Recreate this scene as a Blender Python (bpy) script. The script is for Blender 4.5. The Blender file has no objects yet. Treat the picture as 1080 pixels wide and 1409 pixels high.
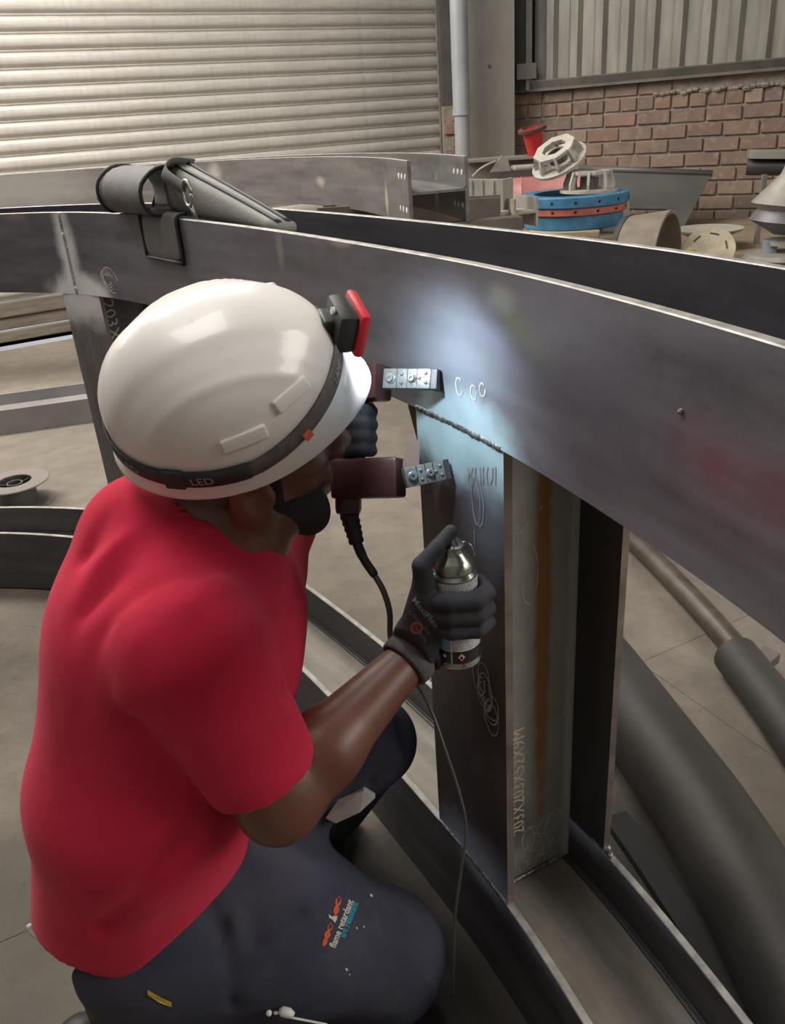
import bpy, bmesh, math, random
import numpy as np
from mathutils import Vector, Matrix
from mathutils.bvhtree import BVHTree
random.seed(7); np.random.seed(7)
SC = bpy.context.scene; COL = SC.collection

# ------------------------------------------------------------------ camera
FPX, CAMZ = 1121.0, 1.32
PITCH = math.atan(535.0/FPX); ROLL = math.atan(0.075)
FW = np.array([0, math.cos(PITCH), -math.sin(PITCH)]); UP0 = np.array([0, math.sin(PITCH), math.cos(PITCH)]); RT0 = np.array([1.0, 0, 0])
CR, SR = math.cos(ROLL), math.sin(ROLL)
RT = RT0*CR - UP0*SR      # direction of image +x
DN = -RT0*SR - UP0*CR     # direction of image +y
# (image x,y -> camera axes) a = u cos - v sin along RT0 ; b = u sin + v cos along -UP0
RT = RT0*CR - UP0*SR; DN = -RT0*SR - UP0*CR
CAMP = np.array([0, 0, CAMZ])
cam = bpy.data.cameras.new('camera'); camo = bpy.data.objects.new('camera', cam); COL.objects.link(camo)
cam.sensor_fit = 'VERTICAL'; cam.sensor_height = 24.0; cam.lens = 24.0*FPX/1409.0; cam.clip_start = 0.02
m3 = Matrix([list(RT), list(-DN), list(-FW)]).transposed()
camo.matrix_world = Matrix.Translation(Vector(CAMP)) @ m3.to_4x4()
SC.camera = camo

# ------------------------------------------------------------------ world, lights, exposure
w = bpy.data.worlds.new('world'); SC.world = w; w.use_nodes = True
w.node_tree.nodes['Background'].inputs[0].default_value = (1.0, 0.96, 0.91, 1)
w.node_tree.nodes['Background'].inputs[1].default_value = 0.55
def area(name, loc, aim, sx, sy, power, col):
    l = bpy.data.lights.new(name, 'AREA'); l.shape = 'RECTANGLE'; l.size = sx; l.size_y = sy; l.energy = power; l.color = col
    o = bpy.data.objects.new(name, l); COL.objects.link(o); o.location = loc
    o.rotation_euler = (Vector(aim)-Vector(loc)).to_track_quat('-Z', 'Y').to_euler()
    return o
area('unseen_roof_light', (-1.5, 4.0, 4.3), (-0.5, 2.4, 0), 3.0, 2.0, 215, (1.0, 0.96, 0.9))
area('unseen_roof_light', (-3.9, 4.2, 3.9), (-2.9, 6.4, 1.2), 2.0, 2.0, 250, (1.0, 0.95, 0.86))
area('unseen_roof_light', (-1.0, 0.7, 4.2), (-0.35, 0.95, 0.6), 1.6, 1.2, 48, (1.0, 0.97, 0.93))  # unseen fill added to brighten the shirt and helmet
area('side_doorway_daylight', (3.4, 0.2, 2.3), (0.3, 1.0, 0.3), 1.6, 1.8, 75, (1.0, 0.95, 0.88))
area('outdoor_daylight', (-3.6, 8.6, 2.2), (-2.8, 6.7, 0), 2.5, 1.5, 380, (0.72, 0.78, 1.0))
SC.view_settings.view_transform = 'Standard'; SC.view_settings.look = 'None'
SC.view_settings.exposure = 0.0; SC.view_settings.gamma = 1.0; SC.view_settings.use_curve_mapping = False

# ------------------------------------------------------------------ geometry helpers
def ray(px, py):
    return FW*FPX + RT*(px-540.0) + DN*(py-704.5)
def PD(px, py, Z):  return CAMP + ray(px, py)*(Z/FPX)                 # at depth Z along the view axis
def PY(px, py, y):  d = ray(px, py); return CAMP + d*(y/d[1])           # at distance y
def PZ(px, py, z):  d = ray(px, py); return CAMP + d*((z-CAMZ)/d[2])    # at world height z
def nrm(v): v = np.asarray(v, float); return v/np.linalg.norm(v)

ORG = {}
class MB:
    def __init__(s): s.v = []; s.f = []; s.m = []; s.uv = None
    def add(s, vs, fs, mi=0):
        o = len(s.v); s.v += [tuple(map(float, p)) for p in vs]
        s.f += [tuple(i+o for i in f) for f in fs]; s.m += [mi]*len(fs); return s
    def box(s, c, ax, ay, az, mi=0, bev=0.0):
        c = np.array(c, float); ax, ay, az = map(lambda a: np.array(a, float), (ax, ay, az))
        if np.dot(np.cross(ax, ay), az) < 0: az = -az
        if bev <= 0:
            vs = [c+i*ax+j*ay+k*az for k in (-1, 1) for j in (-1, 1) for i in (-1, 1)]
            return s.add(vs, [(0,2,3,1), (4,5,7,6), (0,1,5,4), (2,6,7,3), (0,4,6,2), (1,3,7,5)], mi)
        bm = bmesh.new(); bmesh.ops.create_cube(bm, size=2.0)
        L = [np.linalg.norm(a) for a in (ax, ay, az)]
        for v in bm.verts: v.co = Vector([v.co[i]*L[i] for i in range(3)])
        bmesh.ops.bevel(bm, geom=bm.edges[:], offset=min(bev, min(L)*0.9), segments=2, affect='EDGES', profile=0.6)
        U = [a/l for a, l in zip((ax, ay, az), L)]
        bm.verts.index_update()
        vs = [c+U[0]*v.co.x+U[1]*v.co.y+U[2]*v.co.z for v in bm.verts]
        s.add(vs, [[v.index for v in f.verts] for f in bm.faces], mi); bm.free(); return s
    def tube(s, pts, rad, n=12, mi=0, cap=True, flat=1.0):
        pts = [np.array(p, float) for p in pts]; N = len(pts)
        if not hasattr(rad, '__len__'): rad = [rad]*N
        T = [nrm(pts[min(i+1, N-1)]-pts[max(i-1, 0)]) for i in range(N)]
        a = np.array([0, 0, 1.0]) if abs(T[0][2]) < 0.9 else np.array([1.0, 0, 0])
        u = nrm(np.cross(T[0], a)); vs = []
        for i in range(N):
            u = nrm(u-T[i]*np.dot(u, T[i])); q = np.cross(T[i], u)
            for k in range(n):
                t = 2*math.pi*k/n; vs.append(pts[i]+rad[i]*(math.cos(t)*u+flat*math.sin(t)*q))
        fs = [(i*n+k, i*n+(k+1) % n, (i+1)*n+(k+1) % n, (i+1)*n+k) for i in range(N-1) for k in range(n)]
        if cap: fs += [tuple(range(n-1, -1, -1)), tuple((N-1)*n+k for k in range(n))]
        return s.add(vs, fs, mi)
    def lathe(s, c, ax, prof, n=24, mi=0, a0=0.0, a1=2*math.pi, u=None):
        c = np.array(c, float); ax = nrm(ax)
        if u is None: u = np.cross(ax, [0, 0, 1.0] if abs(ax[2]) < 0.9 else [1.0, 0, 0])
        u = nrm(u-ax*np.dot(u, ax)); q = np.cross(ax, u); full = abs(a1-a0-2*math.pi) < 1e-6
        m = n if full else n+1; vs = []
        for (r, h) in prof:
            for k in range(m):
                t = a0+(a1-a0)*k/n; vs.append(c+ax*h+max(r, 1e-5)*(math.cos(t)*u+math.sin(t)*q))
        fs = []
        for i in range(len(prof)-1):
            for k in range(n):
                k2 = (k+1) % m if full else k+1
                fs.append((i*m+k, i*m+k2, (i+1)*m+k2, (i+1)*m+k))
        return s.add(vs, fs, mi)
    def sphere(s, c, r, n=14, mi=0, sc=(1, 1, 1), ax=None):
        ax = ax or (np.array([1., 0, 0]), np.array([0, 1., 0]), np.array([0, 0, 1.])); vs = []; c = np.array(c, float)
        for i in range(n//2+1):
            p = math.pi*i/(n//2)
            for k in range(n):
                t = 2*math.pi*k/n
                vs.append(c+r*(ax[0]*sc[0]*math.sin(p)*math.cos(t)+ax[1]*sc[1]*math.sin(p)*math.sin(t)+ax[2]*sc[2]*math.cos(p)))
        fs = [(i*n+k, (i+1)*n+k, (i+1)*n+(k+1) % n, i*n+(k+1) % n) for i in range(n//2) for k in range(n)]
        return s.add(vs, fs, mi)
    def prism(s, poly, d, mi=0):       # closed outline (3D points) extruded by vector d
        n = len(poly); poly = [np.array(p, float) for p in poly]; d = np.array(d, float)
        return s.add(poly+[p+d for p in poly], [tuple(range(n-1, -1, -1)), tuple(range(n, 2*n))]+[(i, (i+1) % n, (i+1) % n+n, i+n) for i in range(n)], mi)

def empty(name, loc, label, cat, group=None):
    o = bpy.data.objects.new(name, None); COL.objects.link(o); o.location = loc; o.empty_display_size = 0.05
    ORG[o.name] = np.array(loc, float); tag(o, label, cat, group); return o
def tag(o, label=None, cat=None, group=None, kind=None):
    if label: o['label'] = label
    if cat: o['category'] = cat
    if group: o['group'] = group
    if kind: o['kind'] = kind
    return o
def obj(name, mb, mat, parent=None, smooth=False, uv=None, base=None, fixn=True, angle=None):
    """one mesh object; world-space vertices; origin at `base` (or at its parent's origin)"""
    org = ORG[parent.name] if parent is not None else (np.array(base, float) if base is not None else np.zeros(3))
    V = np.array(mb.v, float)-org
    me = bpy.data.meshes.new(name); me.from_pydata(V.tolist(), [], mb.f)
    mats = mat if isinstance(mat, (list, tuple)) else [mat]
    for m in mats: me.materials.append(m)
    if len(mats) > 1: me.polygons.foreach_set('material_index', mb.m)
    if fixn:
        bm = bmesh.new(); bm.from_mesh(me); bmesh.ops.remove_doubles(bm, verts=bm.verts[:], dist=1e-5) if uv is None else None
        bmesh.ops.recalc_face_normals(bm, faces=bm.faces[:]); bm.to_mesh(me); bm.free()
    if uv is not None:
        L = me.uv_layers.new(name='UVMap'); idx = np.empty(len(me.loops), int); me.loops.foreach_get('vertex_index', idx)
        L.data.foreach_set('uv', np.array(uv, float)[idx].ravel())
    if smooth: me.polygons.foreach_set('use_smooth', [True]*len(me.polygons))
    if angle is not None: me.set_sharp_from_angle(angle=math.radians(angle))
    me.update()
    o = bpy.data.objects.new(name, me); COL.objects.link(o)
    if parent is not None: o.parent = parent
    else: o.location = org
    ORG[o.name] = org
    return o
def catmull(P, per=8):
    P = [np.array(p, float) for p in P]; Q = [2*P[0]-P[1]]+P+[2*P[-1]-P[-2]]; out = []
    for i in range(1, len(Q)-2):
        a, b, c, d = Q[i-1:i+3]
        for k in range(per):
            t = k/per; out.append(0.5*((2*b)+(c-a)*t+(2*a-5*b+4*c-d)*t*t+(-a+3*b-3*c+d)*t**3))
    out.append(P[-1]); return out

# ------------------------------------------------------------------ materials
class NT:
    def __init__(s, name):
        s.m = bpy.data.materials.new(name); s.m.use_nodes = True; s.t = s.m.node_tree; s.n = s.t.nodes; s.l = s.t.links
        s.b = s.n['Principled BSDF']; s.c = s.n.new('ShaderNodeTexCoord')
    def new(s, ty, **k):
        n = s.n.new(ty)
        for a, b in k.items(): setattr(n, a, b)
        return n
    def mapped(s, src='Object', scale=(1, 1, 1)):
        mp = s.new('ShaderNodeMapping'); s.l.new(s.c.outputs[src], mp.inputs[0]); mp.inputs['Scale'].default_value = scale; return mp.outputs[0]
    def noise(s, vec, sc, det=4, rough=0.55):
        n = s.new('ShaderNodeTexNoise'); s.l.new(vec, n.inputs['Vector']); n.inputs['Scale'].default_value = sc; n.inputs['Detail'].default_value = det; n.inputs['Roughness'].default_value = rough; return n.outputs['Fac']
    def rng(s, x, a, b, c=0.0, d=1.0, smooth=False):
        n = s.new('ShaderNodeMapRange'); s.l.new(x, n.inputs[0]); n.clamp = True
        if smooth: n.interpolation_type = 'SMOOTHSTEP'
        for i, v in zip((1, 2, 3, 4), (a, b, c, d)): n.inputs[i].default_value = v
        return n.outputs[0]
    def math(s, op, a, b=None):
        n = s.new('ShaderNodeMath', operation=op)
        for i, v in enumerate((a, b)):
            if v is None: continue
            if isinstance(v, (int, float)): n.inputs[i].default_value = v
            else: s.l.new(v, n.inputs[i])
        return n.outputs[0]
    def mix(s, fac, a, b):
        n = s.new('ShaderNodeMix', data_type='RGBA')
        for i, v in ((0, fac), (6, a), (7, b)):
            if isinstance(v, (int, float)): n.inputs[i].default_value = v
            elif isinstance(v, tuple): n.inputs[i].default_value = tuple(v)+((1,) if len(v) == 3 else ())
            else: s.l.new(v, n.inputs[i])
        return n.outputs[2]
    def bump(s, h, strength=0.3, dist=0.01):
        n = s.new('ShaderNodeBump'); n.inputs['Strength'].default_value = strength; n.inputs['Distance'].default_value = dist
        s.l.new(h, n.inputs['Height']); s.l.new(n.outputs[0], s.b.inputs['Normal'])
    def out(s, col, rough=0.5, metal=0.0):
        for i, v in (('Base Color', col), ('Roughness', rough), ('Metallic', metal)):
            if isinstance(v, (int, float)): s.b.inputs[i].default_value = v
            elif isinstance(v, tuple): s.b.inputs[i].default_value = tuple(v)+(1,)
            else: s.l.new(v, s.b.inputs[i])
        return s.m
def mat(name, col, rough=0.5, metal=0.0, var=0.25, sc=8.0, bump=0.0, bsc=60.0, stretch=(1, 1, 1), spec=None):
    t = NT(name); v = t.mapped('Object', stretch)
    n = t.rng(t.noise(v, sc, 5), 0.3, 0.7)
    dark = tuple(c*(1-var) for c in col); lite = tuple(min(1, c*(1+var)) for c in col)
    if bump: t.bump(t.noise(v, bsc, 3), bump, 0.004)
    if spec is not None: t.b.inputs['Specular IOR Level'].default_value = spec
    return t.out(t.mix(n, dark, lite), rough, metal)
def spots(t, col, rough, lst):
    """lst of (u, v, ru, rv, angle, colour, strength, inner, noise scale, roughness)"""
    keep = 1.0
    for (u, v, ru, rv, an, c, st, inner, ns, ro) in lst:
        mp = t.new('ShaderNodeMapping', vector_type='TEXTURE'); t.l.new(t.c.outputs['UV'], mp.inputs[0])
        mp.inputs['Location'].default_value = (u, v, 0); mp.inputs['Rotation'].default_value = (0, 0, an); mp.inputs['Scale'].default_value = (ru, rv, 1)
        ln = t.new('ShaderNodeVectorMath', operation='LENGTH'); t.l.new(mp.outputs[0], ln.inputs[0])
        nz = t.noise(t.c.outputs['UV'], ns, 5, 0.6)
        d = t.math('ADD', ln.outputs['Value'], t.math('MULTIPLY', t.math('SUBTRACT', nz, 0.5), 0.7))
        fac = t.math('MULTIPLY', t.rng(d, inner, 1.0, 1.0, 0.0, True), st)
        col = t.mix(fac, col, c); rough = t.mix(fac, rough, (ro, ro, ro)); keep = t.math('MULTIPLY', t.math('SUBTRACT', 1.0, fac), keep)
    return col, rough, keep
def steel(name, col=(0.085, 0.085, 0.095), rough=0.42, metal=0.55, lst=(), var=0.35, streak=(1.2, 9, 1), coord='UV', rust=0.0, bump=0.12):
    t = NT(name); v = t.mapped(coord, streak)
    n = t.rng(t.noise(v, 2.2, 6, 0.6), 0.3, 0.7); n2 = t.rng(t.noise(t.c.outputs[coord], 26, 4), 0.35, 0.7)
    c = t.mix(n, tuple(x*(1-var) for x in col), tuple(x*(1+var) for x in col))
    c = t.mix(t.math('MULTIPLY', n2, 0.25), c, tuple(x*1.5 for x in col))
    if rust > 0:
        c = t.mix(t.math('MULTIPLY', t.rng(t.noise(t.c.outputs[coord], 5, 6, 0.7), 0.5, 0.75), rust), c, (0.11, 0.06, 0.035))
    r = t.mix(n, (rough-0.06,)*3, (rough+0.1,)*3)
    c, r, kp = spots(t, c, r, lst)
    t.bump(t.noise(t.mapped(coord, (1, 1, 1)), 90, 3), bump, 0.002)
    return t.out(c, r, metal if isinstance(kp, float) else t.math('MULTIPLY', kp, metal))
BRIGHT = mat('ground_bright_steel_edge', (0.40, 0.385, 0.36), 0.55, 0.5, 0.3, 40)
DARKSTEEL = steel('dark_mill_scale_steel', (0.075, 0.074, 0.078), 0.45, 0.5, coord='Object', streak=(1, 1, 1))
RUSTY = steel('dull_rusty_steel', (0.13, 0.115, 0.1), 0.65, 0.2, coord='Object', streak=(2, 2, 2), rust=0.6)
GREYSTEEL = mat('weathered_grey_paint', (0.19, 0.175, 0.155), 0.6, 0.1, 0.2, 6)
CHALK = mat('white_chalk', (0.55, 0.52, 0.47), 0.9, 0, 0.3, 60)
SILVER = mat('weld_bead_metal', (0.35, 0.34, 0.33), 0.35, 0.8, 0.4, 60, 0.4, 200)
SOOTWELD = mat('sooty_weld_metal', (0.16, 0.17, 0.18), 0.4, 0.6, 0.5, 80, 0.5, 200)

# ------------------------------------------------------------------ floor
t = NT('dusty_concrete'); v = t.mapped('Object')
n1 = t.rng(t.noise(v, 1.3, 6, 0.6), 0.3, 0.7); n2 = t.rng(t.noise(v, 9, 6, 0.7), 0.35, 0.68); n3 = t.rng(t.noise(v, 45, 3), 0.58, 0.75)
c = t.mix(n1, (0.165, 0.14, 0.112), (0.255, 0.222, 0.18)); c = t.mix(t.math('MULTIPLY', n2, 0.6), c, (0.12, 0.10, 0.085)); c = t.mix(t.math('MULTIPLY', n3, 0.5), c, (0.1, 0.085, 0.07))
for (sx_, sy_, rx_, ry_, st_) in ((0.05, 0.95, 0.42, 0.36, 0.88), (0.50, 0.80, 0.20, 0.75, 0.9), (-0.75, 1.0, 0.5, 0.4, 0.45), (1.0, 2.2, 0.3, 0.9, 0.25)):      # dark patches painted in for the shade around man, frame and pipe
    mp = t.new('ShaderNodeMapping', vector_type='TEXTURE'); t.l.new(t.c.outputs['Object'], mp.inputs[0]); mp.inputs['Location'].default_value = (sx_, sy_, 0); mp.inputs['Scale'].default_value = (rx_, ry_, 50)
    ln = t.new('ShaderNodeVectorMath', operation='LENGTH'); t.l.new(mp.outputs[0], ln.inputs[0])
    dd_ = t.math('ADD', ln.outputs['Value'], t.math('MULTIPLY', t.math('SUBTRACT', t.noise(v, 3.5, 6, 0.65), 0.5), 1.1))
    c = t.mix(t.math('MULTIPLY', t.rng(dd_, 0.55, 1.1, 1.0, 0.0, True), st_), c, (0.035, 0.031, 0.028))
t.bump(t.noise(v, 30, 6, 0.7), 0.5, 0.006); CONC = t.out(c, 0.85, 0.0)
# concrete slabs with open joints between them (joint seen at the lower right)
j0 = PZ(850, 926, 0.0); j1 = PZ(1000, 990, 0.0)
fl = MB()
jd = nrm(PZ(845, 928, 0)-PZ(925, 893, 0)); jn = np.array([-jd[1], jd[0], 0])
jo = PZ(880, 912, 0)
def slab(a0, a1, b0, b1, zt=0.0):
    return MB().box(jo+jd*(a0+a1)/2+jn*(b0+b1)/2+np.array([0, 0, zt-0.06]), jd*(a1-a0)/2, jn*(b1-b0)/2, (0, 0, 0.06), 0, 0.0)
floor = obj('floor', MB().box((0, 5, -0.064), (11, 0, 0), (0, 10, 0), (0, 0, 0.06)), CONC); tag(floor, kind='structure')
S = 3.0; g = 0.0015
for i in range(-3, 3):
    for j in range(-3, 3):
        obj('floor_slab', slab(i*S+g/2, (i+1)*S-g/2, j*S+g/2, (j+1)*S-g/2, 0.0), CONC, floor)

# ------------------------------------------------------------------ roller shutter wall (left) and brick wall (right)
sA = np.array([-2.62, 6.15, 0.0]); sD = nrm([0.874, 0.486, 0]); sN = np.array([-sD[1], sD[0], 0])   # sN points outdoors
rr = ray(606, 150); s_end = None
# end of the shutter where the ray at px 604 meets its plane
k = np.dot(sA-CAMP, sN)/np.dot(ray(604, 150), sN); s_end = np.dot(CAMP+ray(604, 150)*k-sA, sD)
s_beg = -3.4
t = NT('galvanised_shutter'); v = t.mapped('Object', (0.6, 0.6, 6)); n = t.rng(t.noise(v, 5, 5, 0.6), 0.3, 0.7)
n2 = t.rng(t.noise(t.mapped('Object', (9, 9, 0.8)), 3, 4), 0.45, 0.8)
c = t.mix(n, (0.50, 0.47, 0.425), (0.64, 0.61, 0.56)); c = t.mix(t.math('MULTIPLY', n2, 0.3), c, (0.34, 0.3, 0.26)); SHUT = t.out(c, 0.5, 0.15)
door = obj('door_1', MB().box(sA+sD*(s_end+0.04)+sN*0.03+np.array([0, 0, 1.7]), sD*0.05, sN*0.06, (0, 0, 1.7), 0, 0.006)
           .box(sA+sD*(s_beg-0.05)+sN*0.03+np.array([0, 0, 1.7]), sD*0.05, sN*0.06, (0, 0, 1.7), 0, 0.006), GREYSTEEL); tag(door, kind='structure')
pit = 0.105; prof = []
for i in range(9):
    a = i/8; prof.append((-0.013*max(0, math.sin(math.pi*a))**0.4-0.002, 0.020+a*(pit-0.032)))
prof = [(0.012, -0.004), (0.004, 0.004), (0.006, 0.012)]+prof+[(0.006, pit-0.008), (0.012, pit-0.004)]
slat0 = None
for i in range(27):
    z = 0.34+i*pit
    if slat0 is None:
        mb = MB(); a = sA+sD*s_beg; b = sA+sD*(s_end+0.01)
        vs = [p+sN*y+np.array([0, 0, zz]) for p in (a, b) for (y, zz) in prof]+[p+sN*(y+0.0025)+np.array([0, 0, zz]) for p in (a, b) for (y, zz) in prof]
        m = len(prof); fs = [(q, q+1, m+q+1, m+q) for q in range(m-1)]+[(2*m+q, 3*m+q, 3*m+q+1, 2*m+q+1) for q in range(m-1)]
        fs += [(0, m, 3*m, 2*m), (m-1, 3*m-1, 4*m-1, 2*m-1)]
        mb.add(vs, fs); slat0 = obj('shutter_slat', mb, SHUT, door, smooth=True, angle=40); slat0.location = (0, 0, z)
    else:
        o = slat0.copy(); o.location = (0, 0, z); COL.objects.link(o)
BROWNRAIL = mat('dirty_shutter_rail', (0.2, 0.17, 0.14), 0.6, 0.1, 0.3, 5, stretch=(1, 1, 8))
for (z0, z1, dpt) in ((0.05, 0.13, 0.03), (0.135, 0.22, 0.016), (0.225, 0.335, 0.03)):
    obj('bottom_rail', MB().box(sA+sD*(s_beg+s_end)/2+np.array([0, 0, (z0+z1)/2]), sD*(s_end-s_beg)/2, sN*dpt, (0, 0, (z1-z0)/2), 0, 0.01), BROWNRAIL, door)
apron = obj('trim_1', MB().box(sA+sD*(-1)+sN*3.2+np.array([0, 0, -0.03]), sD*5, sN*3.1, (0, 0, 0.03)), mat('outdoor_paving', (0.6, 0.62, 0.68), 0.9, 0, 0.1)); tag(apron, kind='structure')
# back-side wall beside the shutter, out to the left
cl_ = obj('ceiling', MB().box((0, 3.6, 5.1), (5.6, 0, 0), (0, 6.3, 0), (0, 0, 0.05)), mat('roof_sheeting', (0.25, 0.24, 0.22), 0.8)); tag(cl_, kind='structure')
ws_ = obj('wall_side', MB().box((-5.5, 1.2, 2.5), (0.1, 0, 0), (0, 3.8, 0), (0, 0, 2.6)), mat('side_wall_plaster', (0.2, 0.19, 0.17), 0.8)); tag(ws_, kind='structure')
wf = obj('wall_front', MB().box((0, -2.6, 1.8), (5, 0, 0), (0, 0.1, 0), (0, 0, 1.8)), mat('front_wall_plaster', (0.2, 0.19, 0.17), 0.8)); tag(wf, kind='structure')
wl = obj('wall_left', MB().box(sA+sD*(s_beg-1.6)+np.array([0, 0, 1.8]), sD*1.5, sN*0.1, (0, 0, 1.8)), mat('left_wall_plaster', (0.3, 0.28, 0.25), 0.8)); tag(wl, kind='structure')
wh = obj('wall_back', MB().box(sA+sD*((s_beg+s_end)/2)+sN*0.12+np.array([0, 0, 3.42]), sD*((s_end-s_beg)/2+0.2), sN*0.1, (0, 0, 0.25)), GREYSTEEL); tag(wh, kind='structure')

# brick wall
d0 = ray(712, 200); bA = CAMP+d0*(6.55/d0[1]); d1 = ray(1080, 200); bB = CAMP+d1*(5.55/d1[1])
bA[2] = bB[2] = 0; bD = nrm(bB-bA); bN = np.array([bD[1], -bD[0], 0]);
if np.dot(bN, CAMP-bA) < 0: bN = -bN                                       # bN points indoors (towards camera)
bL = np.linalg.norm(bB-bA); b0 = -0.28; b1 = bL+1.3; ZS = 1.455
MORT = mat('dusty_mortar', (0.25, 0.21, 0.175), 0.95, 0, 0.3, 20, 0.5, 80)
wr = obj('wall_right', MB().box(bA+bD*(b0+b1)/2-bN*0.08+np.array([0, 0, ZS/2]), bD*(b1-b0)/2, bN*0.075, (0, 0, ZS/2)), MORT); tag(wr, kind='structure')
t = NT('weathered_brick'); oi = t.new('ShaderNodeObjectInfo'); v = t.c.outputs['Object']
cr = t.new('ShaderNodeValToRGB'); t.l.new(oi.outputs['Random'], cr.inputs[0]); E_ = cr.color_ramp.elements
E_[0].position = 0; E_[0].color = (0.20, 0.135, 0.105, 1); E_[1].position = 1; E_[1].color = (0.29, 0.205, 0.155, 1)
for p_, c_ in ((0.2, (0.27, 0.185, 0.14, 1)), (0.4, (0.23, 0.165, 0.13, 1)), (0.55, (0.33, 0.245, 0.185, 1)), (0.7, (0.18, 0.14, 0.125, 1)), (0.85, (0.30, 0.18, 0.13, 1))):
    e = E_.new(p_); e.color = c_
wv = t.new('ShaderNodeVectorMath', operation='ADD'); t.l.new(v, wv.inputs[0])
cx = t.new('ShaderNodeCombineXYZ'); t.l.new(t.math('MULTIPLY', oi.outputs['Random'], 40.0), cx.inputs[0]); t.l.new(cx.outputs[0], wv.inputs[1])
n1 = t.rng(t.noise(wv.outputs[0], 9, 5, 0.65), 0.35, 0.7); n2 = t.rng(t.noise(wv.outputs[0], 22, 4), 0.55, 0.75)
c = t.mix(t.math('MULTIPLY', n1, 0.55), cr.outputs[0], (0.13, 0.09, 0.07)); c = t.mix(t.math('MULTIPLY', n2, 0.5), c, (0.40, 0.34, 0.27))
t.bump(t.noise(wv.outputs[0], 60, 5, 0.7), 0.6, 0.006); BRICK = t.out(c, 0.92, 0)
variants = []
CH, BL = 0.09, 0.226
for q in range(6):
    bm = bmesh.new(); bmesh.ops.create_cube(bm, size=1.0)
    for vv in bm.verts: vv.co = Vector((vv.co.x*(BL-0.012)+random.uniform(-.002, .002), vv.co.y*0.02+random.uniform(-.001, .001), vv.co.z*(CH-0.013)+random.uniform(-.002, .002)))
    bmesh.ops.bevel(bm, geom=bm.edges[:], offset=0.004, segments=1, affect='EDGES')
    me = bpy.data.meshes.new('brick'); bm.to_mesh(me); bm.free(); me.materials.append(BRICK); variants.append(me)
hv = bpy.data.meshes.new('brick'); bm = bmesh.new(); bmesh.ops.create_cube(bm, size=1.0)
for vv in bm.verts: vv.co = Vector((vv.co.x*(BL/2-0.012), vv.co.y*0.02, vv.co.z*(CH-0.013)))
bmesh.ops.bevel(bm, geom=bm.edges[:], offset=0.004, segments=1, affect='EDGES'); bm.to_mesh(hv); bm.free(); hv.materials.append(BRICK)
ang = math.atan2(bD[1], bD[0])
ncourse = int(ZS/CH); nb = 0
for r_ in range(ncourse):
    z = ZS-CH*(r_+0.5)-0.002
    x = b0+0.02+(BL/2 if r_ % 2 else 0)
    header = (r_ == 1)
    while x < bL+0.95:
        step = BL/2 if header else BL
        me = hv if header else random.choice(variants)
        cpos = bA+bD*(x+step/2)+bN*random.uniform(-0.004, 0.003)+np.array([0, 0, z+random.uniform(-.0015, .0015)])
        vis = True
        if z < 0.55: vis = False
        if r_ == 0 and 1.0 < x < 9: vis = False      # top course is missing on the right: bare mortar
        if vis and nb < 295:
            o = bpy.data.objects.new('brick', me); COL.objects.link(o); o.parent = wr; o.location = cpos
            o.rotation_euler = (0, 0, ang+random.uniform(-.008, .008)); nb += 1
        x += step
# rough mortar lumps where the top course is broken away
mb = MB()
for q in range(46):
    u = 1.0+q*0.035; p = bA+bD*u+bN*random.uniform(-0.01, 0.012)+np.array([0, 0, ZS-CH+random.uniform(-0.004, 0.014)])
    mb.sphere(p, random.uniform(0.018, 0.034), 8, 0, (1, 1, 0.6))
o = obj('mortar_crumbs', mb, MORT, wr); tag(o, kind='stuff')
# cladding sill, sheets
sill = obj('trim_2', MB().box(bA+bD*(b0+b1)/2+bN*0.03+np.array([0, 0, ZS+0.03]), bD*(b1-b0)/2, bN*0.035, (0, 0, 0.027), 0, 0.004)
           .box(bA+bD*(b0+b1)/2+bN*0.062+np.array([0, 0, ZS-0.005+0.03]), bD*(b1-b0)/2, bN*0.003, (0, 0, 0.035)), mat('sill_angle_steel', (0.13, 0.115, 0.1), 0.6, 0.2)); tag(sill, kind='structure')
t = NT('cladding_sheet_metal'); n = t.rng(t.noise(t.mapped('Object', (3, 3, 0.5)), 4, 5), 0.3, 0.7); c = t.mix(n, (0.18, 0.17, 0.15), (0.29, 0.275, 0.245)); CLAD = t.out(c, 0.55, 0.2)
wu = obj('wall_upper', MB().box(bA+bD*(b0+b1)/2-bN*0.12+np.array([0, 0, ZS+1.1]), bD*(b1-b0)/2, bN*0.02, (0, 0, 1.05)), GREYSTEEL); tag(wu, kind='structure')
rp = 0.172; nr = 4; sheet = None; xs = 0.12
while xs < b1-0.2:
    mb = MB(); pr = []
    for q in range(nr):
        u = xs+q*rp; pr += [(u, 0), (u+0.075, 0), (u+0.1, 0.034), (u+0.147, 0.034)]
    pr.append((xs+nr*rp+0.004, 0.0)); m = len(pr)
    vs = [bA+bD*u+bN*(h-0.03)+np.array([0, 0, zz]) for zz in (ZS+0.05, ZS+2.1) for (u, h) in pr]
    mb.add(vs, [(q, q+1, m+q+1, m+q) for q in range(m-1)]); o = obj('cladding_sheet', mb, CLAD, wu, base=None)
    md = o.modifiers.new('t', 'SOLIDIFY'); md.thickness = 0.002
    xs += nr*rp
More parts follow.
